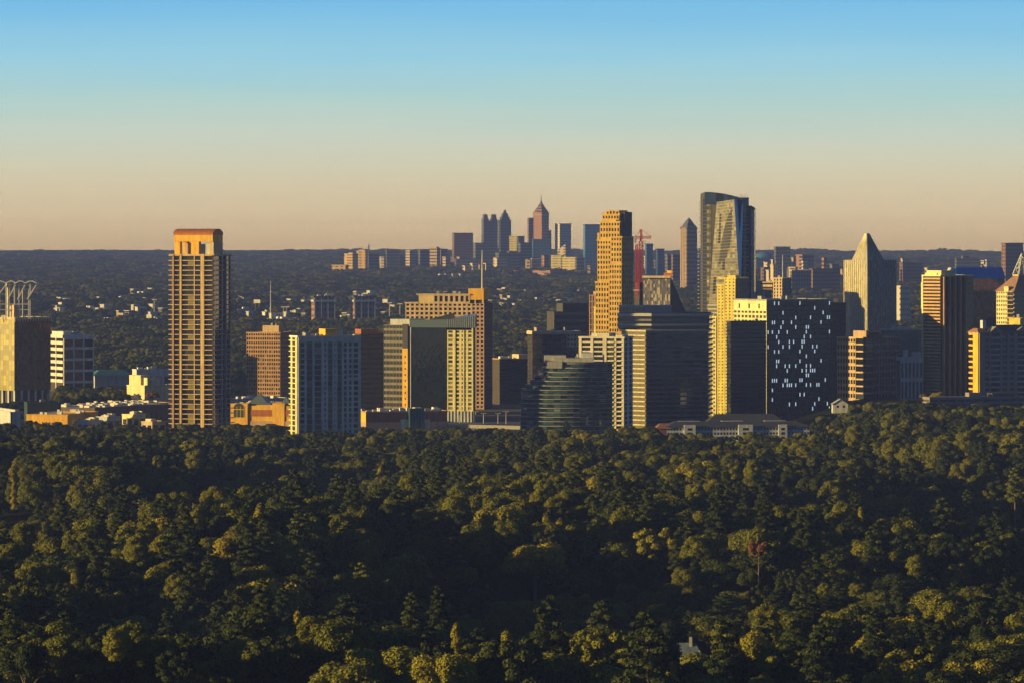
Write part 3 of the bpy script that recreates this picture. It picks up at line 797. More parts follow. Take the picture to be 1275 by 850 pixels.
t.box('crown_block', DARKB, wL*.0, wL*.22, wR*.2, wR*.8, Z(300, D), Z(264, D))
t.box('crown_block', GT, wL*.9, wL*.98, 2, wR*.4, Z(300, D), Z(290, D), idx=1)
for i in range(6): t.box('finial', GT, wL*(.16+.12*i), wL*(.16+.12*i)+1.4, 2.8, 4.2, Z(268, D), Z(262 + abs(i-2.5)*1.1, D), idx=i)
t.done()

# --- building under construction and yellow strip tower
D = 4160
t = quad("unfinished_building", "tall bare concrete frame of a building under construction, squeezed against the golden tower", "construction site", 734, 744, 752, D, 30)
zt = Z(368, D)
for r in range(18): t.box('floor_slab', BROWN, 0, t.wL, 0, t.wR, zt*(r+1)/18-.5, zt*(r+1)/18, idx=r)
for i in range(4):
    for k in range(2): t.box('column', BROWN, t.wL*i/3*.95, t.wL*i/3*.95+.8, t.wR*k*.9, t.wR*k*.9+.8, 0, zt+1, idx=(i, k))
t.box('core', ROSE, t.wL*.3, t.wL*.7, 3, t.wR*.8, 0, zt+4); t.done()
D = 4100
t = quad("yellow_slab", "narrow lemon yellow slab building at the foot of the golden tower", "apartment building", 739.5, 744.5, 747, D, 20)
t.box('wall', YELLOW, 0, t.wL, 0, t.wR, 0, Z(383, D)); t.grid(t.L(0, t.wL, 0), 0, Z(383, D), 1, 22, YELLOW, G_GREEN, .8, .6, .3); std_roof(t, YELLOW, Z(383, D), .8, 0); t.done()

# --- red tower crane
D = 4140
t = Thing("tower_crane", "red lattice tower crane standing right of the golden tower", "crane", (X(797, D), D, 0))
def lattice(part, x0, x1, yd, z0, z1, step, r=.28):
    m_ = t.mb(part, REDP)
    for x in (x0, x1):
        for y in (yd, yd + (x1 - x0)): m_.bar((x, y, z0), (x, y, z1), r)
    n = int((z1 - z0)/step)
    for i in range(n):
        a, b = z0 + (z1-z0)*i/n, z0 + (z1-z0)*(i+1)/n
        for y in (yd, yd + (x1 - x0)):
            m_.bar((x0, y, a), (x1, y, b) , r*.7); m_.bar((x0, y, b), (x1, y, b), r*.7)
        for x in (x0, x1):
            m_.bar((x, yd, b), (x, yd + x1 - x0, a), r*.7)
lattice('mast', X(796, D), X(800.5, D), D, 0, Z(301, D), 4, .5)
lattice('hoist_mast', X(791.5, D), X(794, D), D+2, 0, Z(305, D), 3, .42)
lattice('tower_head', X(797.2, D), X(799.3, D), D+1, Z(301, D), Z(286, D), 3, .4)
m_ = t.mb('jib', REDP)
zj = Z(297, D)
for (dy, dz) in ((0, 0), (2.2, 0), (1.1, 2.0)): m_.bar((X(790, D), D + dy, zj+dz), (X(811, D), D + dy - 0, zj+dz), .28)
for i in range(12):
    a = X(790 + 21*i/12, D); b = X(790 + 21*(i+1)/12, D)
    m_.bar((a, D, zj), (b, D+1.1, zj+2), .2); m_.bar((a, D+2.2, zj), (b, D+1.1, zj+2), .2)
m_ = t.mb('tie_rod', REDP)
m_.bar((X(798.2, D), D+1.5, Z(286, D)), (X(810, D), D+1, zj+2), .18); m_.bar((X(798.2, D), D+1.5, Z(286, D)), (X(791, D), D+1, zj+2), .18)
t.mb('counterweight', GREY).prism([(X(790, D), D-.5), (X(792.5, D), D-.5), (X(792.5, D), D+2.6), (X(790, D), D+2.6)], zj-4.5, zj-.3)
t.mb('cab', WHITE).prism([(X(800.5, D), D-1), (X(803, D), D-1), (X(803, D), D+1.5), (X(800.5, D), D+1.5)], Z(303, D), Z(299.5, D))
t.done()
D = 4130
t = quad("red_netting_building", "half-built dark block wrapped in red netting at the foot of the crane", "construction site", 790, 796, 812, D, 40)
t.box('core', DARKB, 0, t.wL, 0, t.wR, 0, Z(362, D)); NET = wall("dark_red_netting", (.16, .02, .02)); t.box('netting', NET, t.wL*.1, t.wL*.8, -.4, -.05, Z(368, D), Z(352, D)); t.box('netting', NET, -.4, -.05, 0, t.wR*.3, Z(372, D), Z(352, D), idx=1)
t.box('floor_slab', GREY, -1, t.wL+1, -1, t.wR+1, Z(362, D), Z(361, D)); t.done()

# --- sail shaped glass building
D = 3950
t = Thing("sail_glass_building", "glass building with a wedge-shaped sail roof, one face lit and the other black", "office building", (X(835, D), D, 0))
zb, zt = Z(396, D), Z(345.5, D)
a = (X(801, D), D+4); b_ = (X(834, D), D-8); c = (X(858, D), D+30); d = (X(815, D), D+45)
t.mb('base', DARKW).prism([a, b_, c, d], 0, zb)
ta = (X(801, D), D+6); tb = (X(834, D), D-2); tcn = (X(837, D), D+10); td = (X(806, D), D+20)
m_ = t.mb('sail', wall('black_panel', (.010, .010, .012), .6, spec=.1))
m_.add([(*a, zb), (*b_, zb), (*c, zb), (*d, zb), (*ta, zt), (*tb, zt), (*tcn, zt-2), (*td, zt)], [(1,2,6,5), (2,3,7,6), (3,0,4,7), (4,5,6,7)])
# curved right flank
BP = wall('black_panel', (.010, .010, .012), .6, spec=.1); fl = t.mb('curved_flank', BP)
prev = None
for k in range(9):
    f = k/8
    x = 834 + 23*(1-math.cos(f*math.pi/2)) ** .8; z = zt - (zt - zb)*f
    y0 = D-8*f - 2*(1-f)
    cur = ((X(834, D), y0, z), (X(x + 1, D), y0 + 6 + 30*f, z))
    if prev: fl.add([prev[0], prev[1], cur[1], cur[0]], [(0, 1, 2, 3)])
    prev = cur
GS = glass("sail_glass", (.12, .105, .075), 1.8, .12, .22, (.42, .36, .24), .5)
for i in range(16):
    for r in range(12):
        def pt(u, v):
            A0 = Vector((*a, zb)).lerp(Vector((*b_, zb)), u); A1 = Vector((*ta, zt)).lerp(Vector((*tb, zt)), u)
            return tuple(A0.lerp(A1, v) + Vector((0, -.1 + rng.uniform(-.02, .02), 0)))
        t.pane('glass_facade', GS, [pt(i/16, r/12), pt((i+1)/16, r/12), pt((i+1)/16, (r+1)/12), pt(i/16, (r+1)/12)])
for i in range(0, 17, 2):
    t.mb('mullion', METAL, i).bar(Vector((*a, zb)).lerp(Vector((*b_, zb)), i/16) + Vector((0, -.2, 0)), Vector((*ta, zt)).lerp(Vector((*tb, zt)), i/16) + Vector((0, -.2, 0)), .13)
t.mb('rim', CREAM).bar((X(800, D), D+3, zt+.5), (X(835, D), D-4, zt+.5), 1.0)
t.mb('penthouse', ORANGE).prism([(X(827, D), D+4), (X(836, D), D+2), (X(836, D), D+10), (X(827, D), D+10)], zt+.8, Z(340, D))
t.mb('penthouse', GOLD, 1).prism([(X(831, D), D+4), (X(836, D), D+2), (X(836, D), D+10), (X(831, D), D+10)], Z(340, D), Z(337, D)); t.done()
EXCL.append((X(830, D), D+20, 40))

# --- dark banded office with curved lit corner
D = 3395
t = Thing("curved_band_office", "large dark office with pale bands on its sunlit corner and set-back upper storeys", "office building", (X(830, D), D+10, 0))
zt, zu = Z(413, D), Z(382, D)
def corner(xa, xm, xb, back, lift=0):
    """plan: a lit left flank curving into a dark front"""
    P_ = [(X(xa, D), D + 34)]
    for k in range(9):
        f = k/8*math.pi/2
        P_.append((X(xa + (xm - xa)*math.sin(f)*1.0, D), D + 14 - 14*math.sin(f)*.9 + 6*(1-math.sin(f))))
    P_.append((X(xb, D), D + 12)); P_.append((X(xb+2, D), D + back)); P_.append((X(xa+2, D), D + back))
    return P_
low = [(X(774, D), D+22), (X(789, D), D+9), (X(804, D), D-1), (X(806, D), D), (X(848, D), D+9), (X(884, D), D+22), (X(892, D), D+60), (X(778, D), D+60)]
def shrink(p, k): 
    c = Vector((sum(q[0] for q in p)/len(p), sum(q[1] for q in p)/len(p))); return [tuple(c + (Vector(q) - c)*k) for q in p]
t.mb('core', DARKW).prism(shrink(low, .97), 0, zt)
rows = 22; rh = zt/rows
BANDL = wall("sunlit_band", (.56, .50, .36)); BANDD = wall("dark_band", (.17, .18, .20))  # one set of bands in two tones: sunlit corner, shaded front
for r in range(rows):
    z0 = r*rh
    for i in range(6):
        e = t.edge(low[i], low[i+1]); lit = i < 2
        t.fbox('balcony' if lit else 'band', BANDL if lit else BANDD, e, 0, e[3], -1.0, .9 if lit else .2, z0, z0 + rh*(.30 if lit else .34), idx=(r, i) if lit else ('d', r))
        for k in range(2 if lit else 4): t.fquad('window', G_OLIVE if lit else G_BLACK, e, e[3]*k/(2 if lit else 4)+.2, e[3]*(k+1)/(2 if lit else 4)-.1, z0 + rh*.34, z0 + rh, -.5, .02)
t.mb('cornice', BANDL).prism(low, zt, zt+1.2)
up = [(X(770, D), D+30), (X(776, D), D+24), (X(812, D), D+14), (X(848, D), D+22), (X(886, D), D+34), (X(892, D), D+64), (X(776, D), D+64)]
t.mb('upper_block', DARKW).prism(shrink(up, .97), zt+1.2, Z(390, D))
for k, yy in enumerate((393, 399, 405)):
    for i in range(5):
        e = t.edge(up[i], up[i+1]); t.fbox('upper_band', METAL if k != 1 else BANDD, e, 0, e[3], -1.5, .4, Z(yy+1.2, D), Z(yy-1.2, D), idx=(k))
        t.fquad('window', G_BLACK, e, 0, e[3], Z(yy+5, D), Z(yy+1.2, D), -.4)
t.mb('roof', LGREY).prism(up, Z(391.8, D)+.02, Z(391, D))
pe = [(X(772, D), D+34), (X(804, D), D+26), (X(838, D), D+34), (X(836, D), D+60), (X(776, D), D+60)]
t.mb('penthouse', METAL).prism(pe, Z(391, D), zu)
e = t.edge(pe[0], pe[1])
for i in range(8): t.fquad('window', G_OLIVE, e, e[3]*i/8+.2, e[3]*(i+1)/8-.1, Z(389, D), Z(384, D), .06)
t.mb('roof', LGREY, 1).prism([(p[0], p[1]) for p in shrink(pe, 1.04)], zu, zu+.5)
t.done()
for i in range(9): EXCL.append((X(775 + i*14, D), D+15, 14)); EXCL.append((X(775 + i*14, D), D+42, 16))
# --- tall glass tower with a faceted front
D = 3900
t = Thing("faceted_glass_tower", "tallest glass tower, with a leaning faceted front and a curved roofline", "skyscraper", (X(905, D), D+20, 0))
def w(x, dy): return (X(x, D), D + dy)
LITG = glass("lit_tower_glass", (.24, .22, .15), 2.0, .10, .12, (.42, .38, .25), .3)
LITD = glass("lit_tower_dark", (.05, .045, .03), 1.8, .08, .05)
FACET = glass("sky_reflection_glass", (.10, .38, .85), 2.2, .06, 0, var=.12)  # blue base colour holds the reflected sky
z0 = 0
# left slab: dark with balconies on its outer edge
left = [w(874, 30), w(876, 18), w(886, 10), w(891, 50), w(877, 60)]
t.mb('left_slab', DARKW).prism(left, 0, Z(239, D), [Z(241, D), Z(240, D), Z(239, D), Z(239, D), Z(241, D)])
e = t.edge(left[1], left[2])
for r in range(54):
    za = Z(440, D) + r*3.4
    if za > Z(249, D): break
    t.fbox('balcony', METAL, t.edge(left[0], left[1]), -.5, 6, 0, 2.6, za, za+.5, idx=r)
    t.fquad('window', G_BLACK, e, .2, e[3]*.5, za+.5, za+3.3, .06, .01); t.fquad('window', LITD if r % 2 else G_OLIVE, e, e[3]*.5, e[3]-.1, za+.5, za+3.3, .06, .02)
# body
body = [w(884, 11), w(921, -3), w(929, 14), w(929, 52), w(886, 52)]
zt_ = [Z(249, D), Z(249, D), Z(249, D), Z(249, D), Z(249, D)]
t.mb('core', DARKW).prism(body, 0, Z(249, D))
def P3(p, z): return Vector((p[0], p[1], z))
# the leaning lit facet: bottom edge and top edge differ
bl, br = P3(w(883, 8), Z(378, D)), P3(w(921.5, -8), Z(378, D))
tl, tr = P3(w(892.5, 2), Z(252, D)), P3(w(913.5, -8), Z(249, D))
cols, rws = 10, 34
def facet(u, v, dy=0.0):
    p = bl.lerp(br, u).lerp(tl.lerp(tr, u), v); return tuple(p + Vector((0, dy + rng.uniform(-.012, .012), 0)))
m_ = t.mb('facet_body', DARKW)
m_.add([tuple(bl + Vector((.3, .3, 0))), tuple(br + Vector((-.3, .3, 0))), (br.x, D+20, br.z), (bl.x, D+20, bl.z), tuple(tl + Vector((.3, .3, -.3))), tuple(tr + Vector((-.3, .3, -.3))), (tr.x, D+20, tr.z), (tl.x, D+20, tl.z)],
       [(0,1,5,4), (1,2,6,5), (2,3,7,6), (3,0,4,7), (4,5,6,7)])
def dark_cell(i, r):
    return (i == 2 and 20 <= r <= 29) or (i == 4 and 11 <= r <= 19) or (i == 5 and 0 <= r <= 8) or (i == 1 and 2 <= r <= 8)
for i in range(cols):
    for r in range(rws):
        t.pane('glass_facade', LITD if dark_cell(i, r) else LITG, [facet(i/cols, r/rws), facet((i+1)/cols, r/rws), facet((i+1)/cols, (r+1)/rws), facet(i/cols, (r+1)/rws)])
for r in range(0, rws+1):
    a_, b_ = bl.lerp(tl, r/rws), br.lerp(tr, r/rws); t.mb('mullion', METAL if r % 9 else CREAM, 0 if r % 9 else 1).bar(a_ + Vector((0, -.1, 0)), b_ + Vector((0, -.1, 0)), .11 if r % 9 else .22)
# blue facet between lit front and right slabs
tq = [tr, P3(w(926, 6), Z(248, D)), P3(w(922.5, 4), Z(378, D)), br]
t.mb('blue_facet', FACET).add([tuple(q + Vector((0, -.2, 0))) for q in (tq[3], tq[2], tq[1], tq[0])], [(0, 1, 2, 3)])
# lower floors under the facet
e = t.edge(w(882, 9), w(923, -9))
t.mb('lower_core', DARKW).prism([w(882, 9.5), w(923, -8.5), w(930, 14), w(930, 50), w(884, 50)], 0, Z(378, D))
for r in range(30):
    za = Z(378, D) - 1 - r*3.6
    if za < 2: break
    t.fbox('lower_band', METAL, e, 0, e[3], 0, .5, za-1.3, za, idx=0); t.fquad('window', G_OLIVE, e, .2, e[3]*.5, za-3.6, za-1.3, .06, .02); t.fquad('window', LITD, e, e[3]*.5, e[3]-.2, za-3.6, za-1.3, .06, .02)
# curved crown
cp = [(878 + 47*k/10, 239 + 8.5*(k/10)**1.9) for k in range(11)]
mcr = t.mb('crown', glass("crown_glass", (.02, .035, .085), 1.6, .08, 0))
for k in range(10):
    (xa, ya), (xb, yb) = cp[k], cp[k+1]
    zl = Z(254, D)
    da, db = 10 - 12*k/10, 10 - 12*(k+1)/10
    mcr.hexa([(X(xa, D), D+da, zl), (X(xb, D), D+db, zl), (X(xb, D), D+50, zl), (X(xa, D), D+50, zl)], [(X(xa, D), D+da, Z(ya, D)), (X(xb, D), D+db, Z(yb, D)), (X(xb, D), D+50, Z(yb, D)), (X(xa, D), D+50, Z(ya, D))])
# right slabs with balconies, and the rounded dark wing
rs = [w(922, 6), w(932, 12), w(934, 50), w(923, 50)]
t.mb('right_slab', DARKW).prism(rs, 0, Z(257, D)); t.mb('roof_plant', METAL).prism([w(921, 8), w(933.5, 14), w(934, 46), w(923, 46)], Z(257, D), Z(246, D))
e = t.edge(rs[0], rs[1])
for r in range(60):
    za = Z(440, D) + r*3.7
    if za > Z(259, D): break
    t.fbox('balcony', PALE, e, 0, e[3], 0, 1.6, za, za+.55, idx=('r', r)); t.fquad('window', G_BLACK, e, .2, e[3]-.2, za+.55, za+3.6, .06)
for k in range(5): t.mb('antenna', METAL, k).bar((X(924 + k*2, D), D+20, Z(246, D)), (X(924 + k*2, D), D+20, Z(241.5 + (k % 2)*1.6, D)), .2)
rw = [w(931, 12), w(936, 10), w(940, 14), w(942.7, 24), w(943, 50), w(932, 50)]
t.mb('right_wing', DARKW).prism(rw, 0, Z(259, D), [Z(257, D), Z(256, D), Z(258, D), Z(260, D), Z(260, D), Z(257, D)])
for i in range(3):
    e = t.edge(rw[i], rw[i+1]); t.curtain(e, 0, Z(261, D), 3, 60, glass('wing_blue_glass', (.03, .09, .17), 2.0, .05, .04, (.08, .18, .3)), DARKW, .015, .1, .1, vt=False)
t.done(); EXCL.append((X(905, D), D+25, 40))

# --- lemon condo tower, partly in shadow
D = 3640
t = quad("lemon_condo", "lemon yellow apartment tower with a stepped top, in front of the faceted glass tower", "apartment tower", 893.5, 916, 932, D, 24)
wL, wR = t.wL, t.wR; zt = Z(347, D)
t.box('core', DARKB, 0, wL*.62, 0, wR, 0, zt); t.box('core', DARKB, wL*.62, wL, 0, wR*.8, 0, Z(356, D), idx=1)
t.grid(t.L(0, wL*.62, 0), 0, zt, 3, 44, YELLOW, G_OLIVE, .62, .62, .7)
t.grid(t.L(wL*.62, wL, 0), 0, Z(356, D), 2, 42, YELLOW, G_OLIVE, .62, .62, .9)
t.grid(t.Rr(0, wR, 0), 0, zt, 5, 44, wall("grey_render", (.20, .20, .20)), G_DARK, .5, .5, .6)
t.box('crown', YELLOW, 1, wL*.5, 2, wR*.4, zt, Z(343, D)); t.box('parapet_step', YELLOW, wL*.62, wL+.8, -.9, wR*.3, Z(356, D), Z(354, D))
std_roof(t, YELLOW, zt, .9, 0); t.done()
t2 = quad("yellow_annex", "short pale yellow block with an arched parapet, wedged left of the lemon tower", "apartment building", 878, 892, 897, D+30, 24)
zt = Z(396, D); t2.box('core', DARKB, 0, t2.wL, 0, t2.wR, 0, zt); t2.grid(t2.L(0, t2.wL, 0), 0, zt, 3, 26, LEMON, G_OLIVE, .5, .5, .6); std_roof(t2, LEMON, zt, 1, 2); t2.done()

# --- grey blocks behind
D = 4200
t = quad("grey_stepped_office", "grey stone office with stepped shoulders, half hidden behind the patterned black hotel", "office building", 905, 918, 961, D, 66)
zt = Z(362, D); wL, wR = t.wL, t.wR
t.box('core', GREY, 0, wL, 0, wR, 0, zt); t.grid(t.Rr(0, wR, 0), 0, zt, 8, 24, GREY, G_DARK, .5, .4, .6)
t.box('upper_block', GREY, 2, wL, wR*.18, wR*.75, zt, Z(350, D)); t.box('upper_block', GREY, 4, wL, wR*.3, wR*.62, Z(350, D), Z(345, D), idx=1); std_roof(t, GREY, zt, 1, 2); t.done()
D = 4300
t = quad("cream_slab", "slender cream slab tower with one dark column of windows, behind the black hotel", "apartment tower", 963, 974, 985, D, 35)
zt = Z(347, D); t.box('core', DARKW, 0, t.wL, 0, t.wR, 0, zt); t.grid(t.L(0, t.wL, 0), 0, zt, 3, 36, CREAM, G_BROWN, .55, .3, .5); t.grid(t.Rr(0, t.wR, 0), 0, zt, 4, 36, GREY, G_DARK, .4, .4, .5)
std_roof(t, CREAM, zt, 1, 2); p = t.P(2, 4); t.mb('mast', WHITE).tube([(p.x, p.y, zt), (p.x, p.y, Z(318, D))], [.5, .25], 6); t.done()
t = quad("ochre_slab", "small ochre office block just left of the cream slab tower", "office building", 950, 962, 967, 4350, 30)
zt = Z(352, 4350); t.box('core', DARKB, 0, t.wL, 0, t.wR, 0, zt); t.ribbon(t.L(0, t.wL, 0), 0, zt, 26, TAN, G_BROWN, .5, .4); std_roof(t, TAN, zt, .8, 1); t.done()

# --- patterned black hotel
D = 3560
t = quad("patterned_hotel", "black hotel block scattered with small panes that glow for reflected sky, its left face lit near the top", "hotel", 914, 955, 1034, D, 62)
wL, wR = t.wL, t.wR; zt = Z(375, D); zb = 0
t.box('core', DARKW, 0, wL, 0, wR, 0, zt)
fl, fr = t.L(0, wL, 0), t.Rr(0, wR, 0)
rows = 26; rh = zt/rows
t.grid(fl, 0, zt - rh*2, 9, 24, LEMON, G_GREEN, .3, .4, .5)
t.fbox('frieze', LEMON, fl, 0, wL, 0, .6, zt - rh*2, zt)
for i in range(3): t.fquad('window', G_BROWN, fl, wL*(.2+.3*i), wL*(.2+.3*i)+2.2, zt - rh*1.6, zt - rh*.6, .66)
SKYGLOW = bpy.data.materials.new("sky_glow_pane"); SKYGLOW.use_nodes = True  # glow stands in for sky reflected by scattered panes
b_ = SKYGLOW.node_tree.nodes["Principled BSDF"]; b_.inputs['Base Color'].default_value = (.6, .65, .7, 1); b_.inputs['Emission Color'].default_value = (.70, .85, 1, 1); b_.inputs['Emission Strength'].default_value = .42
t_ = SKYGLOW.node_tree; g_ = node(t_, "ShaderNodeNewGeometry"); r_ = node(t_, "ShaderNodeMapRange"); r_.inputs[3].default_value = .05; r_.inputs[4].default_value = .45
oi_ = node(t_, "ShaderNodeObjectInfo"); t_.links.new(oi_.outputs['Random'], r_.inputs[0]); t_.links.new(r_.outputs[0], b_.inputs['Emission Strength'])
cols = 30; cw = wR/cols
for r in range(rows):
    t.fbox('floor_line', wall('slate_panel', (.05, .055, .065)), fr, 0, wR, 0, .16, r*rh-.1, r*rh+.42)
    for i in range(cols):
        lit = (rng.random() < (.20 if r > 7 else .06)) and r > 2  # lit: panes given the reflected-sky glow
        t.fquad('window', SKYGLOW if lit else G_BLACK, fr, i*cw+(.6 if lit else .35), (i+1)*cw-(.6 if lit else .35), r*rh+.5, (r+1)*rh-.5, .08, .012)
t.box('cornice', GREY, -.6, wL+.6, -.6, wR+.6, zt, zt+.8); std_roof(t, GREY, zt+.8, .6, 3)
t.done()
t = quad("black_wing", "black glass block in shadow in front of the patterned hotel", "office building", 905, 910, 954, 3500, 72)
zt = Z(401, 3500); t.box('core', DARKW, 0, t.wL, 0, t.wR, 0, zt); t.ribbon(t.Rr(0, t.wR, 0), 0, zt, 26, wall('slate_panel', (.05, .055, .065)), G_BLACK, .3, .25, split=4); t.curtain(t.L(0, t.wL, 0), 0, zt, 3, 30, G_BLACK, DARKW, .015, .12, .12); std_roof(t, DARKW, zt, .8, 2); t.done()
D = 3800
t = quad("plum_block", "plain dark plum slab with a small roof box, directly right of the patterned hotel", "apartment building", 1022, 1030, 1053, D, 66)
PLUM = wall("plum_render", (.11, .09, .10)); zt = Z(378, D)
t.box('wall', PLUM, 0, t.wL, 0, t.wR, 0, zt); t.grid(t.Rr(0, t.wR, 0), 0, zt, 8, 28, PLUM, G_BLACK, .6, .5, .3); std_roof(t, PLUM, zt, .8, 1); t.box('penthouse', ROSE, 1, t.wL, t.wR*.1, t.wR*.35, zt, Z(373, D)); t.done()

# --- pointed glass tower
D = 4230
t = quad("pointed_glass_tower", "pale glass tower rising to a steep pointed top, with stepped shoulders and vertical ribs", "skyscraper", 1046, 1080, 1116, D, 44)
wL, wR = t.wL, t.wR; RIB = wall("straw_rib", (.78, .70, .48), .5)
SG = glass("spire_glass", (.36, .34, .25), 1.9, .12, .1, (.34, .31, .2), .25); SD = glass("spire_dark", (.05, .06, .075), 1.8, .07, .03)
def shaft(a0, a1, b0, b1, z0, z1, top=None, part='shaft', ca=10, cb=10, idx=0):
    t.box(part, DARKW, a0, a1, b0, b1, z0, z1, idx=idx)
    rr = max(1, int((z1 - z0)/4))
    fa, fb = t.L(a0, a1, b0), t.Rr(b0, b1, a0)
    for i in range(ca):
        for r in range(rr): t.fquad('glass_facade', SG, fa, fa[3]*i/ca, fa[3]*(i+1)/ca, z0 + (z1-z0)*r/rr, z0 + (z1-z0)*(r+1)/rr, .05, .015)
    for i in range(cb):
        for r in range(rr): t.fquad('glass_facade', SD, fb, fb[3]*i/cb, fb[3]*(i+1)/cb, z0 + (z1-z0)*r/rr, z0 + (z1-z0)*(r+1)/rr, .05, .015)
    for i in range(ca+1): t.fbox('rib', RIB, fa, max(0, fa[3]*i/ca-.3), min(fa[3], fa[3]*i/ca+.3), 0, .5, z0, z1)
    for i in range(cb+1): t.fbox('rib', METAL, fb, max(0, fb[3]*i/cb-.18), min(fb[3], fb[3]*i/cb+.18), 0, .4, z0, z1)
zs = Z(324, D)
shaft(wL*.42, wL, wR*.0+6, wR*.9, 0, zs, ca=7, cb=10)
shaft(0, wL*.62, 0, wR*.62, 0, zs, ca=9, cb=8, idx=1)
shaft(0, wL*.5, wR*.62+.1, wR, 0, zs, ca=1, cb=6, idx=2)
# steps on the left
shaft(wL*.62, wL*.86, 1.5, 6, 0, Z(345, D), ca=5, cb=1, idx=3)
# the pointed top, cut off at a narrow flat tip
zp = Z(291, D)
lo = (wL*.02, wL*.57, wR*.02, wR*.57); ap = (wL*.06, wL*.115, wR*.04, wR*.11)
t.taper('spire', DARKW, lo, ap, zs, zp)
L4 = [Vector((*p, zs)) for p in t.rect(*lo)]; H4 = [Vector((*p, zp)) for p in t.rect(*ap)]
for (i0, i1, g, n) in ((0, 3, SG, 9), (0, 1, SD, 8)):
    nr = Vector((-t.V.x, -t.V.y, .3)) if g is SG else Vector((-t.U.x, -t.U.y, .3))
    for i in range(n):
        for r in range(10):
            q = []
            for (u, v) in ((i/n, r/10), ((i+1)/n, r/10), ((i+1)/n, (r+1)/10), (i/n, (r+1)/10)):
                q.append(tuple(L4[i0].lerp(L4[i1], u).lerp(H4[i0].lerp(H4[i1], u), v) + nr*.12))
            t.pane('glass_facade', g, q if g is not SG else q)
    for i in range(0, n+1): t.mb('rib', RIB if g is SG else METAL, 'sp').bar(L4[i0].lerp(L4[i1], i/n) + nr*.3, H4[i0].lerp(H4[i1], i/n) + nr*.3, .2)
t.units(GREY, wL*.65, wL*.95, 8, wR*.8, zs, 2); t.done()

# --- banded office in front of the pointed tower
D = 3650
t = quad("corner_office", "tan gridded mid-rise office with a dark banded corner, below the pointed glass tower", "office building", 1043, 1078, 1119, D, 48)
wL, wR = t.wL, t.wR; zt = Z(421, D)
t.box('core', DARKB, 0, wL, 0, wR, 0, zt)
t.grid(t.L(wL*.34, wL, 0), 0, zt, 7, 12, TAN, G_WIN, .3, .42, .8)
t.ribbon(t.L(0, wL*.34, 0), 0, zt, 12, TAN, G_BLACK, .22, .5)
t.ribbon(t.Rr(0, wR*.22, 0), 0, zt, 12, TAN, G_BLACK, .22, .5)
t.grid(t.Rr(wR*.22, wR, 0), 0, zt, 9, 12, wall("grey_tan", (.30, .27, .24)), G_BLACK, .3, .42, .7)
std_roof(t, TAN, zt, 1.0, 2); t.box('penthouse', ROSE, wL*.02, wL*.5, 2, wR*.5, zt, Z(412, D)); t.taper('hip', SLATE, (-2, wL*.2, wR*.05, wR*.5), (2, wL*.1, wR*.15, wR*.35), zt+.3, Z(411, D)); t.done()

# --- blue-grey offices
D = 3950
t = quad("blue_grid_office", "blue-grey office slab with a fine square grid, left of the finned tower", "office building", 1096, 1100, 1151, D, 78)
zt = Z(411, D); t.box('core', DARKW, 0, t.wL, 0, t.wR, 0, zt)
t.grid(t.Rr(0, t.wR, 0), 0, zt, 16, 16, wall("blue_grey_panel", (.10, .14, .20)), G_BLUE, .3, .35, .3); std_roof(t, PALE, zt, 1.0, 6, um=WHITE); t.done()
D = 3600
t = quad("pale_blue_office", "small pale blue-white block with tall dark windows and a round tank on its roof", "office building", 1117, 1121, 1149, D, 76)
zt = Z(444, D); PB = wall("pale_blue_render", (.40, .48, .56))
t.box('core', DARKW, 0, t.wL, 0, t.wR, 0, zt); t.grid(t.Rr(0, t.wR, 0), 0, zt-3, 6, 3, PB, G_BLUE, .4, .2, .6); t.box('cornice', PB, -.8, t.wL, -.8, t.wR+.5, zt-3, zt)
p = t.P(4, t.wR*.3); t.mb('tank', PALE).tube([(p.x, p.y, zt), (p.x, p.y, zt+6)], [2.2, 2.2], 12); t.box('roof_room', PB, 2, 8, t.wR*.6, t.wR*.95, zt, zt+4); t.done()

# --- tall banded tower with blue roof
D = 3600
t = quad("finned_tower", "tall tower with an ochre banded side, vertical fins along its front and lemon top", "office tower", 1148.5, 1171, 1212, D, 50)
wL, wR = t.wL, t.wR; zt = Z(344, D)
t.box('core', DARKB, 0, wL, 0, wR, 0, zt)
OB = wall("ochre_band", (.56, .36, .15))
t.ribbon(t.L(0, wL, 0), 0, zt, 44, OB, G_BROWN, .5, .5); t.fbox('corner_pier', LEMON, t.L(0, wL, 0), wL-1.5, wL, 0, .8, 0, zt)
fr = t.Rr(0, wR, 0)
t.fquad('glass_facade', G_BLACK, fr, 0, wR, 0, zt, .06)
for i in range(5): t.fbox('fin', BROWN, fr, wR*(.05+i*.165), wR*(.05+i*.165)+1.0, -.3, 2.4, 0, zt-.5, idx=i)
for i in range(30): t.fbox('window', G_GREEN, fr, wR*.80, wR-.2, .0, .3, zt - 4 - i*5, zt - .8 - i*5, idx=('x', i))
t.box('side_balcony', LEMON, wL, wL+3.5, 2, wR*.3, Z(385, D), Z(352, D)); std_roof(t, LEMON, zt, 1.0, 0)
t.box('penthouse', LEMON, wL*.1, wL*.9, 3, wR*.5, zt, Z(337, D)); t.box('penthouse', LEMON, wL*.3, wL*.95, 2, wR*.3, zt, Z(340, D), idx=1); t.done()
D = 3720
t = quad("blue_roofed_tower", "dark glass tower with a bright blue roof, directly behind the finned tower", "office tower", 1186, 1189.5, 1251, D, 70)
wL, wR = t.wL, t.wR; zt = Z(347, D); zr = Z(333, D)
t.box('core', DARKW, 0, wL, 0, wR, 0, zt); t.curtain(t.Rr(0, wR, 0), 0, zt, 14, 40, glass('wing_blue_glass', (.03, .09, .17), 2.0, .05, .04, (.08, .18, .3)), DARKW, .02, .12, .12)
t.curtain(t.L(0, wL, 0), 0, zt, 5, 40, G_GREEN, DARKW, .02, .12, .12)
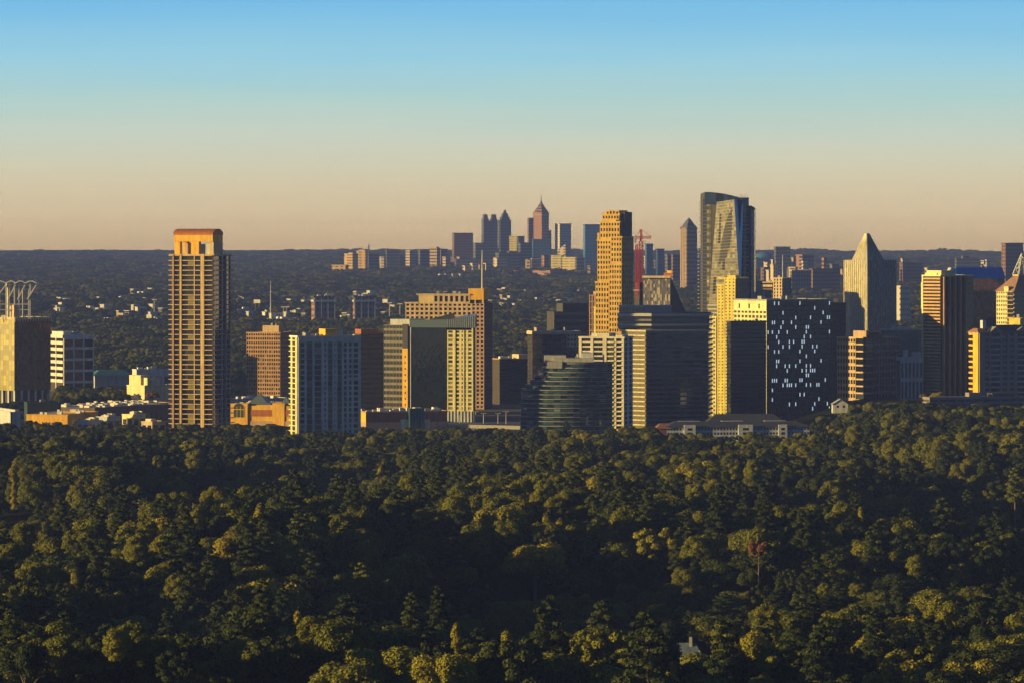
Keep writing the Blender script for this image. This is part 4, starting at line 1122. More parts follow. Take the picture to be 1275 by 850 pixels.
t.taper('roof', BLUEROOF, (-1.5, wL, -1.5, wR+.5), (2, wL-1, 1.5, wR-2), zt, zr)
t.taper('roof_flank', PALE, (-1, wL+2, -9, -1.6), (2, wL+2, -3, -1.6), zt, zr-.4)
for i in range(22): t.mb('seam', BLUEROOF, i).bar((*t.P(-1.7, wR*i/21), zt+.1), (*t.P(1.8, 1.5+(wR-3.5)*i/21), zr), .12)
t.done()

# --- right edge: turreted condo and hip-roofed condo behind
D = 3350
t = quad("gabled_condo", "grey-pink apartment block with dark gabled roofs and one golden side, above the parking deck", "apartment block", 1207.5, 1219, 1290, D, 66)
wL, wR = t.wL, t.wR; zt = Z(415, D)
MAUVE = wall("mauve_render", (.36, .31, .29)); rows = 19; rh = zt/rows
t.box('core', DARKW, 0, wL, 0, wR, 0, zt)
fl, fr = t.L(0, wL, 0), t.Rr(0, wR, 0)
t.balconies(fl, 0, zt, rows, GOLD, G_BROWN, 1.0, 1.5, s0=wL*.55, s1=wL, split=1); t.fbox('wall', GOLD, fl, 0, wL*.55, 0, .9, 0, zt)
for (s0, s1, k) in ((0, .10, 0), (.10, .17, 1), (.17, .20, 0), (.20, .36, 2), (.36, .40, 0), (.40, .48, 1), (.48, .53, 0), (.53, .61, 1), (.61, .66, 0), (.66, .84, 2), (.84, .88, 0), (.88, .96, 1), (.96, 1, 0)):
    if k == 0: t.fbox('wall', MAUVE, fr, wR*s0, wR*s1, 0, .9, 0, zt); continue
    for r in range(rows):
        t.fbox('wall' if k == 1 else 'balcony', MAUVE if k == 1 else PALE, fr, wR*s0, wR*s1, 0, .6 if k == 1 else 1.2, r*rh, r*rh + rh*(.45 if k == 1 else .3), idx=0 if k == 1 else ('r', r, s0))
        t.fquad('window', G_WIN, fr, wR*s0+.1, wR*s1-.1, r*rh + rh*.45, (r+1)*rh, .08)
t.box('cornice', MAUVE, -1.2, wL+1, -1.2, wR+1, zt, zt+.8)
def hip(a0, a1, b0, b1, z0, z1, idx): t.taper('roof', SLATE, (a0, a1, b0, b1), ((a0+a1)/2-.3, (a0+a1)/2+.3, b0+(b1-b0)*.25, b1-(b1-b0)*.25), z0, z1, idx=idx)
hip(-2, wL+1.5, wR*.12, wR+1, zt+.8, Z(405, D), 0); t.taper('roof', BROWNROOF, (-1, wL+1.5, -1.5, wR*.14), (wL*.3, wL*.7, 1, wR*.1), zt+.8, Z(409, D), idx=1)
for (f0, f1) in ((.17, .40), (.62, .88)):
    b0, b1 = wR*f0, wR*f1; bm_ = (b0+b1)/2
    m_ = t.mb('gable', MAUVE, f0); pa, pb, pc = t.P(-1.5, b0), t.P(-1.5, b1), t.P(-1.5, bm_); qa, qb, qc = t.P(6, b0), t.P(6, b1), t.P(6, bm_)
    m_.add([(*pa, zt+.8), (*pb, zt+.8), (*pc, Z(407, D)), (*qa, zt+.8), (*qb, zt+.8), (*qc, Z(407, D))], [(0,1,2), (3,5,4), (0,2,5,3), (1,4,5,2)])
t.box('chimney', PALE, wL*.4, wL*.4+4, wR*.13, wR*.19, zt, Z(399, D)); t.done()
D = 3668
t = quad("hip_roofed_condo", "lemon apartment tower with a pinkish hipped roof and lattice finial, behind the gabled block", "apartment tower", 1241, 1262, 1305, D, 40)
wL, wR = t.wL, t.wR; zt = Z(363, D); rows = 30
t.box('core', DARKB, 0, wL, 0, wR, 0, zt)
t.grid(t.L(wL*.35, wL, 0), 0, zt, 5, rows, LEMON, G_OLIVE, .4, .45, .7); t.balconies(t.L(0, wL*.35, 0), 0, zt, rows, CREAM, G_BLACK, 1.0, .5, split=1)
t.ribbon(t.Rr(0, wR, 0), 0, zt, rows, CREAM, G_GREEN, .35, .6)
t.taper('roof', PINKROOF, (-1.5, wL+1.5, -1.5, wR+1.5), (wL*.30, wL*.62, wR*.3, wR*.62), zt, Z(344, D))
t.box('crown', CREAM, wL*.28, wL*.64, wR*.28, wR*.64, Z(344, D), Z(342, D))
t.box('dormer', LEMON, wL*.25, wL*.5, -1.6, 5, zt, Z(357, D))
pk = t.P(wL*.46, wR*.46); m_ = t.mb('finial', PALE)
cs = [Vector((*p, Z(342, D))) for p in t.rect(wL*.29, wL*.63, wR*.29, wR*.63)]; top = Vector((pk.x, pk.y, Z(316, D)))
for k in range(4):
    m_.bar(cs[k], top, .5)
    for f in (.3, .55, .75): m_.bar(cs[k].lerp(top, f), cs[(k+1) % 4].lerp(top, f), .35); m_.bar(cs[k].lerp(top, f), cs[(k+1) % 4].lerp(top, f-.3), .25)
t.done()
D = 3560
t = quad("gold_block", "small plain gold block peeking over the gabled apartment block's roof", "apartment building", 1256, 1270, 1276, D, 25)
t.box('wall', YELLOW, 0, t.wL, 0, t.wR, 0, Z(397, D)); t.box('wing', YELLOW, t.wL*.5, t.wL+3, -2, -.05, 0, Z(404, D)); std_roof(t, YELLOW, Z(397, D), .6, 1); t.done()

# --- parking deck at the right
D = 3190
t = quad("parking_deck", "long low mauve-grey parking deck below the gabled apartment block", "parking garage", 1150, 1158, 1300, D, 74)
wL, wR = t.wL, t.wR; zt = Z(494, D) 
PK = wall("mauve_concrete", (.26, .22, .23))
t.box('core', DARKW, 0, wL, 0, wR, 10, zt-1)
for k in range(4): t.box('deck', PK, -.6, wL+.6, -.6, wR+.6, zt-3.6*k-2.0, zt-3.6*k, idx=k)
for k in range(14): t.box('pillar', PK, -.5, 0, wR*k/13-.4, wR*k/13+.4, 10, zt, idx=k)
t.box('stair_tower', PK, 2, 10, wR*.35, wR*.45, zt, zt+3); t.box('stair_tower', SLATE, 1, 12, wR*.55, wR*.75, zt, zt+2.5, idx=1); t.done()

# --- long white apartment row
D = 3080
t = quad("white_apartments", "long low white apartment building with rows of small windows and a dark hipped roof", "apartment building", 824, 830, 1008, D, 84)
wL, wR = t.wL, t.wR; zt = Z(531.5, D); WH = wall("cool_white_render", (.55, .58, .62))
t.box('wall', WH, 0, wL, 0, wR, 0, zt)
fr = t.Rr(0, wR, 0); n = 46
for i in range(n):
    for r in range(4):
        z = zt - 3.2*(r+1) + .9
        t.fquad('window', G_DARK, fr, wR*(i+.25)/n, wR*(i+.72)/n, z, z+1.7, .08)
for (f0, f1) in ((.12, .2), (.5, .6), (.78, .84)):
    b0, b1 = wR*f0, wR*f1; t.box('bay', WH, -1.8, 0, b0, b1, 0, zt+1.8, idx=f0)
    for r in range(4): t.fquad('window', G_DARK, t.Rr(b0, b1, -1.8), (b1-b0)*.3, (b1-b0)*.7, zt - 3.2*(r+1)+.9, zt - 3.2*(r+1)+2.6, .06)
t.taper('roof', SLATE, (-1, 26, -1, wR+1), (10, 16, 8, wR-8), zt, Z(525, D))
t.box('rear_wing', WH, 30, 44, wR*.3, wR*.9, 0, zt); t.taper('roof', SLATE, (29, 45, wR*.29, wR*.91), (36, 38, wR*.4, wR*.8), zt, Z(517.5, D), idx=1)
for k in range(3): t.box('roof_strip', PALE, 10.3, 15.5, wR*(.1+.3*k), wR*(.25+.3*k), Z(525, D), Z(525, D)+.3, idx=k)
t.box('side_gable', BRICK, 0, 14, -6, -.05, 0, zt-1); t.taper('roof', BROWNROOF, (-1, 15, -8, 4), (6, 8, -4, 3), zt-1, Z(527, D), idx=2); t.done()
for i in range(19): EXCL.append((X(830 + i*10, D), D+14, 15)); EXCL.append((X(830 + i*10, D), D-8, 6))
# ================================================================== low buildings on the left
def low(name, label, cat, xL, xC, xR, D, alpha, ytop, wm, roofm=None, units=4, um=None, band=None, z=None, lit=None, hpar=.6):
    t = quad(name, label, cat, xL, xC, xR, D, alpha)
    zt = Z(ytop, D)
    t.box('wall', wm, 0, t.wL, 0, t.wR, 0, zt)
    t.roof(wm, 0, t.wL, 0, t.wR, zt, hpar, .3, .5, deck=roofm or LGREY)
    if units: t.units(um or WHITE, t.wL*.05, t.wL*.9, t.wR*.05, t.wR*.9, zt, units, 2, 6, 2.2)
    if band:
        for f in (t.L(0, t.wL, 0), t.Rr(0, t.wR, 0)):
            n = max(2, int(f[3]/9))
            for i in range(n): t.fquad('window', G_DARK, f, f[3]*(i+.15)/n, f[3]*(i+.85)/n, zt*.35, zt*.75, .05)
    return t, zt
t, zt = low("department_store", "low golden department store with dark lettering on its long wall", "department store", 33, 84, 122, 3480, 14, 516.5, GOLD, units=6)
for i, (s, wl) in enumerate([(k*1.05, .75) for k in range(7)] + [(8.4 + k*1.05, .75) for k in range(5)]):
    h = 1.9 if i % 3 else 2.3
    f = t.L(0, t.wL, 0); t.fbox('letter', DARKB, f, t.wL*.62 - s - wl, t.wL*.62 - s, 0, .25, Z(528.5, 3480), Z(528.5, 3480) + h, idx=i)
t.done()
t, zt = low("raised_store", "golden upper store block stepping up beside the lettered department store", "store", 79, 112, 120, 3520, 12, 513.5, GOLD, units=3); t.done()
t, zt = low("mall_roof", "broad flat mall roof crowded with pale ventilation units, behind the golden store", "shopping mall", 45, 118, 212, 3600, 30, 508, wall("shaded_brown", (.12, .09, .075)), units=46)
t.done()
t, zt = low("rear_mall", "second flat-roofed mall block with cream units, further back beside the condominium tower", "shopping mall", 98, 158, 215, 3760, 30, 504, CREAM, units=30, um=WARMW); t.done()
t, zt = low("brown_shop", "low brown-roofed shop block in shade in front of the golden store", "store", 78, 130, 205, 3350, 35, 535, BROWN, wall("rust_roof", (.16, .08, .06)), 6); t.done()
t, zt = low("loading_bay", "small cream loading bay beneath the golden department store", "store annex", 22, 44, 52, 3390, 25, 534, LEMON, units=2)
for k in range(2): t.fbox('door', DARKB, t.L(0, t.wL, 0), t.wL*(.2+.4*k), t.wL*(.4+.4*k), 0, .1, 0, 5, idx=k)
t.done()
for i, (x0, x1) in enumerate(((54, 59), (66, 71))):
    t, zt = low("white_kiosk", ("small white flat-roofed kiosk nearest the loading bay" if i == 0 else "small white flat-roofed kiosk standing alone below the dark lettering"), "kiosk", x0, x1-1, x1+1, 3360, 15, 538, WHITE, units=0)
    t.fbox('door', G_DARK, t.L(0, t.wL, 0), 1, 2.4, 0, .1, 0, 2.4); t.done()
t, zt = low("white_warehouse", "tall plain white windowless box at the left edge, split by one dark strip", "warehouse", -20, 13, 26, 3330, 68, 513, PALE, units=0)
t.fbox('strip', DARKW, t.Rr(0, t.wR, 0), t.wR*.02, t.wR*.02+1.2, 0, .3, 0, zt); t.box('upper_block', PALE, 2, t.wL, t.wR*.5, t.wR-1, zt, zt+2); t.done()
t, zt = low("green_shed", "long low dark green shed at the foot of the trellis-crowned office", "shed", 30, 34, 76, 3560, 75, 501, wall("dark_green_metal", (.03, .06, .06)), wall("dark_green_metal", (.03, .06, .06)), 3, um=GREY); t.done()
t, zt = low("teal_roofed_store", "low store with a teal metal roof among the trees behind the white office", "store", 112, 118, 166, 4330, 72, 468, PALE, TEALROOF, 3); t.taper('pitched_roof', TEALROOF, (-2, t.wL+1, -2, t.wR+1), (6, t.wL-4, 6, t.wR-8), zt+.7, zt+6); t.done()
t, zt = low("cream_store", "cream stepped store block with sunlit walls beside the condominium tower", "store", 158, 180, 214, 4080, 40, 480, LEMON, units=5, um=WARMW)
t.box('upper_block', LEMON, t.wL*.3, t.wL*.95, 2, t.wR*.4, zt, Z(467, 4080)); t.box('upper_block', LEMON, 0, t.wL*.2, t.wR*.1, t.wR*.6, zt, Z(470, 4080), idx=1); t.box('sign_board', WHITE, -2, -1, t.wR*.2, t.wR*.5, zt, zt+5); t.done()
t, zt = low("white_long_store", "long white flat-roofed store with a dark band, behind the cream stepped one", "store", 164, 170, 214, 4250, 70, 460, WHITE, units=4, band=True); t.done()
for i, (x0, x1, yy, dd, lb) in enumerate(((120, 150, 519, 3420, "pale flat-roofed shop left of the condominium tower's foot"), (152, 182, 516, 3440, "cream flat-roofed shop nearest the condominium tower's foot"), (96, 128, 524, 3400, "low white roof in front of the golden upper store"), (176, 206, 525, 3390, "long low pale shed against the condominium tower's left foot"))):
    t, zt = low("small_shop", lb, "store", x0, x0 + (x1 - x0)*.45, x1, dd, 35, yy, (PALE, LEMON, WHITE, CREAM)[i], units=7, um=WARMW, band=True); t.done()
# golden mall with an arched window and glass pyramids
D = 3540
t = quad("golden_mall", "low golden shopping mall with an arched window and glass pyramids on its roof", "shopping mall", 286, 362, 392, D, 12)
wL, wR = t.wL, t.wR; zt = Z(505, D)
t.box('wall', GOLD, 0, wL, 0, wR, 0, zt); fl = t.L(0, wL, 0)
t.fbox('band', ORANGE, fl, 0, wL*.66, 0, .35, Z(518, D), Z(510, D)); t.fbox('raised_wall', GOLD, fl, wL*.10, wL*.30, -8, .8, 0, Z(501.5, D))
pav = (fl, wL*.72, wL*.98)
t.fbox('pavilion', GOLD, fl, wL*.70, wL, -6, 1.6, 0, Z(502, D))
c0 = wL*.84; pts = [(c0 - 4.5, 8)] + [(c0 - 4.5*math.cos(math.pi*k/8), Z(507, D) + 3.4*math.sin(math.pi*k/8)) for k in range(9)] + [(c0 + 4.5, 8)]
A, tt, nn_, l = fl; t.pane('window', G_GREEN, [(*(A + tt*s + nn_*1.68), z) for s, z in pts])
for k in range(3): t.fbox('window_bar', GOLD, fl, c0-4.6 + 3.1*k - .15 + .0, c0-4.6+3.1*k+.2, 1.68, 1.85, 8, Z(506, D), idx=k)
t.fbox('window_bar', GOLD, fl, c0-4.5, c0+4.5, 1.68, 1.85, Z(510, D), Z(510, D)+.5, idx=9)
t.fbox('base', ROSE, fl, -.1, wL+.1, 0, .5, 0, 5)
t.roof(GOLD, 0, wL, 2, wR, zt, .6, .2, .5, deck=LGREY)
PYR = glass("pyramid_glass", (.10, .13, .13), 1.8, .1, .1)
for (f0, f1, yy) in ((.42, .78, 490.5), (.05, .24, 494)):
    t.taper('pyramid', PYR, (wL*f0, wL*f1, 10, 10 + wL*(f1-f0)), (wL*(f0+f1)/2-.3, wL*(f0+f1)/2+.3, 9 + wL*(f1-f0)/2, 10 + wL*(f1-f0)/2), zt+.2, Z(yy, D), idx=yy)
t.box('skylight', PYR, wL*.36, wL*.70, 5, 9, zt, zt+2.2); t.units(WARMW, wL*.5, wL*.98, 14, wR*.8, zt, 14); t.done()
t, zt = low("rear_store", "flat white store roof glimpsed behind the golden mall's pyramids", "store", 284, 300, 362, 3800, 50, 497, PALE, units=12); t.done()

D = 3949  # added unseen block that casts shade on the brown office
t = quad("added_shade_block", "plain brown block hidden behind the condominium tower, added to shade the brown office", "office building", 259, 275, 279, D, 12)
t.box('wall', BROWN, 0, t.wL, 0, t.wR, 0, Z(439, D)); std_roof(t, BROWN, Z(439, D), .8, 1); t.done()

# small things in the right-hand shade
D = 3330
t = Thing("white_house", "little pale house with a gabled roof in the shade below the corner office", "house", (X(1046, D), D, 20))
def gable_house(t, xa, xb, D, dep, ze, zr, wm, rm):
    xm = (xa + xb)/2
    t.mb('wall', wm).add([(xa, D, 20), (xb, D, 20), (xb, D+dep, 20), (xa, D+dep, 20), (xa, D, ze), (xb, D, ze), (xb, D+dep, ze), (xa, D+dep, ze), (xm, D, zr), (xm, D+dep, zr)], [(0,1,5,8,4), (2,3,7,9,6), (1,2,6,5), (3,0,4,7), (4,8,9,7), (5,6,9,8)])
    m_ = t.mb('roof', rm); o = .6
    for sx in (-1, 1):
        e = (xb - xa)/2 + o; k = (zr - ze)/((xb - xa)/2)
        a_ = (xm, zr + .12); b_ = (xm + sx*e, zr + .12 - k*e)
        m_.add([(a_[0], D-o, a_[1]), (a_[0], D+dep+o, a_[1]), (b_[0], D+dep+o, b_[1]), (b_[0], D-o, b_[1]), (a_[0], D-o, a_[1]+.3), (a_[0], D+dep+o, a_[1]+.3), (b_[0], D+dep+o, b_[1]+.3), (b_[0], D-o, b_[1]+.3)], [(0,1,2,3), (7,6,5,4), (0,3,7,4), (1,5,6,2), (0,4,5,1), (3,2,6,7)])
    for f in (.25, .65):
        u = xa + (xb - xa)*f; t.pane('window', G_DARK, [(u, D-.05, ze-2.6), (u+(xb-xa)*.14, D-.05, ze-2.6), (u+(xb-xa)*.14, D-.05, ze-.8), (u, D-.05, ze-.8)])
gable_house(t, X(1037, D), X(1056, D), D, 14, Z(503, D), Z(497, D), PALE, wall("pale_slate", (.35, .40, .46))); t.done()
EXCL.append((X(1046, D), D+2, 16)); EXCL.append((X(1046, D-20), D-22, 12))
# house among the nearest trees
D = 1530; zg = float(ground_z(X(862, D), D))
t = Thing("woodland_house", "blue-grey roofed house with a small white gabled dormer, half hidden among the nearest trees", "house", (X(860, D), D, zg))
def hb(part, mat, xa, xb, y0, y1, za, zb, idx=0): t.mb(part, mat, idx).prism([(xa, y0), (xb, y0), (xb, y1), (xa, y1)], za, zb)
HR = wall("blue_slate_roof", (.14, .19, .25), .6)
hb('wall', WHITE, X(836, D), X(872, D), D+2, D+10, zg, zg+6)
m_ = t.mb('roof', HR); xa, xb = X(834, D), X(874, D)
m_.add([(xa, D+1, zg+5.6), (xb, D+1, zg+5.6), (xb, D+11, zg+5.6), (xa, D+11, zg+5.6), (xa+2, D+6, zg+10), (xb-2, D+6, zg+10)], [(0,1,5,4), (1,2,5), (2,3,4,5), (3,0,4), (3,2,1,0)])
hb('dormer', WHITE, X(865, D), X(878, D), D-2, D+3, zg, zg+5.4)
xm = X(871.5, D); m_ = t.mb('dormer_roof', HR); da, db = X(864, D), X(879, D)
m_.add([(da, D-2.4, zg+5.3), (db, D-2.4, zg+5.3), (xm, D-2.4, zg+7.6), (da, D+4, zg+5.3), (db, D+4, zg+5.3), (xm, D+4, zg+7.6)], [(0,1,2), (5,4,3), (0,2,5,3), (1,4,5,2)])
t.pane('window', G_DARK, [(xm-.4, D-2.06, zg+2.6), (xm+.4, D-2.06, zg+2.6), (xm+.4, D-2.06, zg+4.4), (xm-.4, D-2.06, zg+4.4)])
hb('chimney', PALE, X(859, D), X(862.5, D), D+4.5, D+5.7, zg+8, zg+12.2); t.done()
for k in range(6): EXCL.append((X(838 + 8*k, D), D+4, 8))
for k in range(1, 5): EXCL.append((X(856 , D), D - 11*k, 11))

# street lamps and a car by the mall road
LP = wall("lamp_paint", (.55, .55, .52), .5)
def lamp(px, ybase, ytop, label):
    D = min(3640, EYE*F/(ybase - YH)); t = Thing("street_lamp", label, "street lamp", (X(px, D), D, 0), group="tall lamp masts by the mall road")
    x = X(px, D); t.mb('pole', LP).tube([(x, D, 0), (x, D, Z(ytop, D))], [.32, .2], 6)
    t.mb('arm', LP).bar((x-1.6, D, Z(ytop, D)), (x+1.6, D, Z(ytop, D)), .12)
    for sx in (-1, 1): t.mb('lamp_head', WHITE, sx).prism([(x+sx*1.7-.5, D-.3), (x+sx*1.7+.5, D-.3), (x+sx*1.7+.5, D+.3), (x+sx*1.7-.5, D+.3)], Z(ytop, D)-.1, Z(ytop, D)+.25)
    t.done()
for px, yb, yt, lb in ((549, 541, 527, "short pale lamp mast beside the white car on the mall road"), (572.5, 536, 516, "slim lamp mast below the pale yellow wing of the glass office"),
                       (592, 537, 512, "brightest white lamp mast, at the foot of the stepped stone office's corner"), (602, 532, 514, "thin grey lamp mast right beside the brightest white one"),
                       (620, 532, 514, "left one of two white lamp masts in front of the plain dark office"), (630, 530, 512, "right one of two white lamp masts in front of the plain dark office")):
    lamp(px, yb, yt, lb)
D = 3420
t = Thing("parked_car", "white car on the mall road beside the short lamp mast", "car", (X(544, D), D-16, 0.35))
cx, cy = X(544, D), D-16
t.mb('body', WHITE).prism([(cx-2.3, cy-.9), (cx+2.3, cy-.9), (cx+2.3, cy+.9), (cx-2.3, cy+.9)], .65, 1.25)
t.mb('cabin', G_DARK).hexa([(cx-1.3, cy-.8, 1.25), (cx+1.5, cy-.8, 1.25), (cx+1.5, cy+.8, 1.25), (cx-1.3, cy+.8, 1.25)], [(cx-.7, cy-.65, 1.8), (cx+1.1, cy-.65, 1.8), (cx+1.1, cy+.65, 1.8), (cx-.7, cy+.65, 1.8)])
t.mb('roof', WHITE).prism([(cx-.7, cy-.66), (cx+1.1, cy-.66), (cx+1.1, cy+.66), (cx-.7, cy+.66)], 1.802, 1.86)
for i, (dx, dy) in enumerate(((-1.4, -.95), (1.4, -.95), (-1.4, .95), (1.4, .95))):
    t.mb('wheel', DARKW, i).tube([(cx+dx, cy+dy-.12, .68), (cx+dx, cy+dy+.12, .68)], [.34, .34], 10)
t.done()
# overpass deck and lower wall beside the terraced block
t = Thing("overpass", "low pale concrete overpass between the brick mall and the terraced apartment block", "bridge", (X(610, 3380), 3380, 0))
a_, b_ = (X(557, 3390), 3390), (X(662, 3350), 3350)
t.mb('deck', CONC).prism([a_, b_, (b_[0]+6, b_[1]+60), (a_[0], a_[1]+60)], 6.2, 7.6)
f = t.edge(a_, b_); t.fbox('parapet_wall', CONC, f, 0, f[3], -.4, -.1, 7.6, 9); 
for i in range(7): t.fbox('pillar', CONC, f, f[3]*i/6.2+1, f[3]*i/6.2+2.2, -3, -1.6, 0, 6.2, idx=i)
t.done()
t, zt = low("low_brick_house", "small brick-ended house with a white roof at the forest edge below the overpass", "house", 600, 617, 626, 3000, 40, 556.5, BRICK, WHITE, 0, band=True); t.done()
t, zt = low("white_roofed_shed", "long white-roofed shed half buried in trees, left of the small brick-ended house", "shed", 568, 572, 600, 3020, 70, 556, PALE, WHITE, 2); t.done()

# ================================================================== downtown and midtown, far behind
DK = (.045, .055, .075); DK2 = (.03, .04, .06)
FM = [facade_mat("far_slate", (.14, .15, .18), (.03, .035, .045), 9, 7, .55, .6), facade_mat("far_tan", (.48, .36, .25), (.06, .05, .045), 9, 8, .45, .55),
      facade_mat("far_cream", (.62, .52, .38), (.10, .09, .075), 8, 8, .45, .5), facade_mat("far_rose", (.36, .20, .15), (.05, .04, .04), 9, 6, .5, .55),
      facade_mat("far_glass", (.05, .15, .34), (.03, .11, .28), 8, 11, .8, .85, .6), facade_mat("far_gold", (.66, .44, .16), (.18, .12, .05), 8, 9, .4, .5),
      facade_mat("far_lemon", (.80, .70, .30), (.42, .34, .14), 7, 14, .4, .85), facade_mat("far_brown", (.22, .13, .10), (.04, .03, .03), 8, 6, .5, .5),
      facade_mat("far_white", (.64, .60, .54), (.12, .12, .12), 8, 8, .4, .5), facade_mat("far_sky_glass", (.05, .24, .55), (.04, .18, .46), 9, 12, .8, .85, .6)]
SL, TN, CRM, RS, GL, GD, LM, BR, WT, SKYG = range(10)
def far(label, xL, xC, xR, ytop, D, k, alpha=55, cat="high-rise", name="high_rise", steps=(), roofm=None, base=None, extra=None, group=None):
    t = quad(name, label, cat, xL, xC, xR, D, alpha, z=float(ground_z(X(xC, D), D)), excl=True, group=group)
    zg = t.loc[2]; zt = Z(ytop, D)
    t.box('shaft', FM[k], 0, t.wL, 0, t.wR, zg - 3, zt)
    t.box('roof', roofm or FM[k], -1, t.wL+1, -1, t.wR+1, zt, zt+2.5)
    for i, (fa0, fa1, fb0, fb1, yy) in enumerate(steps):
        t.box('upper_block', roofm or FM[k], t.wL*fa0, t.wL*fa1, t.wR*fb0, t.wR*fb1, zt, Z(yy, D), idx=i)
    t.zt = zt
    return t
DD = 13000
def F1(*a, **k): far(*a, **k).done()
# cluster on the left
F1("gold stepped block with a flat top, leftmost of the far skyline cluster", 429, 439, 446, 317, 12200, GD, 40, steps=((.0, .5, 0, .6, 314.5),))
F1("taller gold block just right of the leftmost gold one in the far skyline", 444, 455, 458, 313.5, 12300, GD, 25, steps=((.2, .8, .1, .9, 311),))
F1("long low orange-lit block spreading at the left foot of the gold far blocks", 413, 430, 434, 331, 11900, GD, 20)
F1("grey slab right of the taller gold block, with a thin white mast on top", 455, 459, 472, 317, 12400, SL, 68, steps=((.0, .15, .0, .08, 305),))
F1("slender cream slab just left of the dark square far block", 473, 478, 480, 321, 12100, CRM, 25)
F1("dark square block standing alone in the left part of the far skyline", 480, 481.5, 498, 312, 12300, SL, 80)
F1("narrow block with a cream left side and a grey front in the far skyline", 505, 510, 518, 313.5, 12200, CRM, 50, steps=((.2, .9, .2, .8, 312),))
F1("dark grey far block with rounded shoulders left of the gold tower cluster", 521, 523, 536, 312, 12400, SL, 75, steps=((.1, .9, .2, .8, 310.5),))
F1("gold-topped slim tower among the dark blocks left of the wide bronze slab", 535, 544, 548, 310, 12100, TN, 40, steps=((.1, .9, .1, .9, 307.5),))
F1("dark block with a cream-lit edge beside the gold-topped slim tower", 547, 549, 557, 311, 12500, BR, 70)
F1("small cream block at the foot of the dark block beside the gold-topped tower", 551, 555, 559, 321, 11900, CRM, 45)
# centre
F1("broad dark bronze slab with a sunlit left edge in the far skyline", 563, 565.5, 589, 291, DD, BR, 80)
F1("wide grey-blue slab below the twin-peaked tower", 589, 592, 616, 303.5, 12700, SL, 80)
t = far("broad dark blue tower with two small square turrets on its top", 599.5, 602, 620, 276, DD, SL, 78)
for fb0, fb1 in ((.06, .30), (.64, .90)):
    t.box('shoulder', FM[SL], 0, t.wL, t.wR*max(0, fb0-.06), t.wR*(fb1+.06), t.zt, Z(272, DD), idx=fb0); t.box('turret', FM[SL], t.wL*.1, t.wL*.9, t.wR*fb0, t.wR*fb1, Z(272, DD), Z(267, DD), idx=fb0)
t.done()
t = far("dark blue tower narrowing in steps to a domed cap, right of the twin-turreted one", 620.5, 623, 636.5, 275, DD, SL, 76)
for i, (f, y0, y1) in enumerate(((.12, 275, 270), (.25, 270, 266), (.38, 266, 263.5), (.44, 263.5, 261.5))):
    t.box('tier', FM[SL], t.wL*f*.6, t.wL*(1-f*.6), t.wR*f, t.wR*(1-f), Z(y0, DD), Z(y1, DD), idx=i)
t.done()
F1("bright yellow far block between the domed tower and the spired tower", 634, 643.5, 645.5, 295, 12800, LM, 15)
F1("dark block touching the bright yellow far one on its right", 644, 645.5, 653, 295, 12750, SL, 75)
F1("slim tower with a lit left edge and dark cap, left of the spired tower", 656.5, 658.5, 664, 274, 13400, RS, 60, steps=((.0, 1, 0, 1, 271.5),))
t = far("tallest far tower, red granite with a pointed lattice spire", 664, 674.5, 683.5, 266, DD, RS, 42, cat="skyscraper", name="skyscraper")
wL, wR = t.wL, t.wR; zt = t.zt
for i, (f0, f1, y0, y1) in enumerate(((.0, .07, 266, 263), (.08, .22, 263, 259), (.23, .35, 259, 255), (.36, .45, 255, 251))):
    t.taper('spire', FM[RS], (wL*f0, wL*(1-f0), wR*f0, wR*(1-f0)), (wL*f1, wL*(1-f1), wR*f1, wR*(1-f1)), Z(y0, DD)+ (2.6 if i == 0 else 0), Z(y1, DD), idx=i)
for f in (0, 1):
    t.mb('crown_band', CREAM, f).prism(t.rect(-1.5, wL+1.5, -1.5, wR+1.5), Z(267 - f*2, DD)-2, Z(267 - f*2, DD)-.5) if f == 0 else None
p = t.P(wL*.5, wR*.5); t.mb('mast', BROWN).tube([(p.x, p.y, Z(252, DD)), (p.x, p.y, Z(249, DD)), (p.x, p.y, Z(242.5, DD))], [3.2, 1.6, .6], 6)
t.done()
F1("dark slab leaning out from behind the spired tower's right side", 680, 682, 686.5, 288, 13600, SL, 70)
F1("tower with a cream left side and pale gridded front, right of the spired tower", 691, 697, 711, 279.5, DD, WT, 62, steps=((.1, .9, .1, .9, 279),))
F1("wide dark blue glass block in front of the spired tower", 662.5, 663.5, 685, 299, 12300, GL, 84)
F1("grey office with pale arched openings left of the wide blue glass block", 645, 648, 663, 303, 12500, SL, 75)
F1("broad mid-height blue-grey block in the middle of the far skyline", 617, 621, 648, 316, 12000, SL, 78, steps=((.1, .9, .5, .9, 313),))
F1("blue-grey slab with a cream left edge below the domed far tower", 614, 619, 632, 322, 11700, CRM, 60)
F1("low grey slab spreading below the broad bronze slab", 566, 568, 614, 323.5, 12000, SL, 84)
F1("slender free-standing cream slab with a plain lit face near the low brick row", 654, 660, 661.5, 324, 11500, TN, 20)
F1("dark cube with a bright white rim beside the slender cream slab", 661, 662.5, 674, 323, 11700, SL, 80, roofm=FM[WT])
F1("reddish slim block left of the pale yellow slabs", 674, 677.5, 683, 319, 11800, RS, 60, steps=((.1, .9, .1, .9, 318),))
F1("pale yellow slab with a dark lower half, left of the striped lemon one", 686, 699, 702, 319, 11600, LM, 15)
F1("lemon striped square block, brightest at the centre of the far skyline", 700, 718, 725, 321.5, 11400, LM, 22)
F1("pale blue-grey slab behind the lemon striped block", 716, 718, 728, 322, 11300, SL, 80)
t = far("small office with a sharp triangular sunlit gable above the lemon blocks", 694, 704, 708, 313, 12200, CRM, 30)
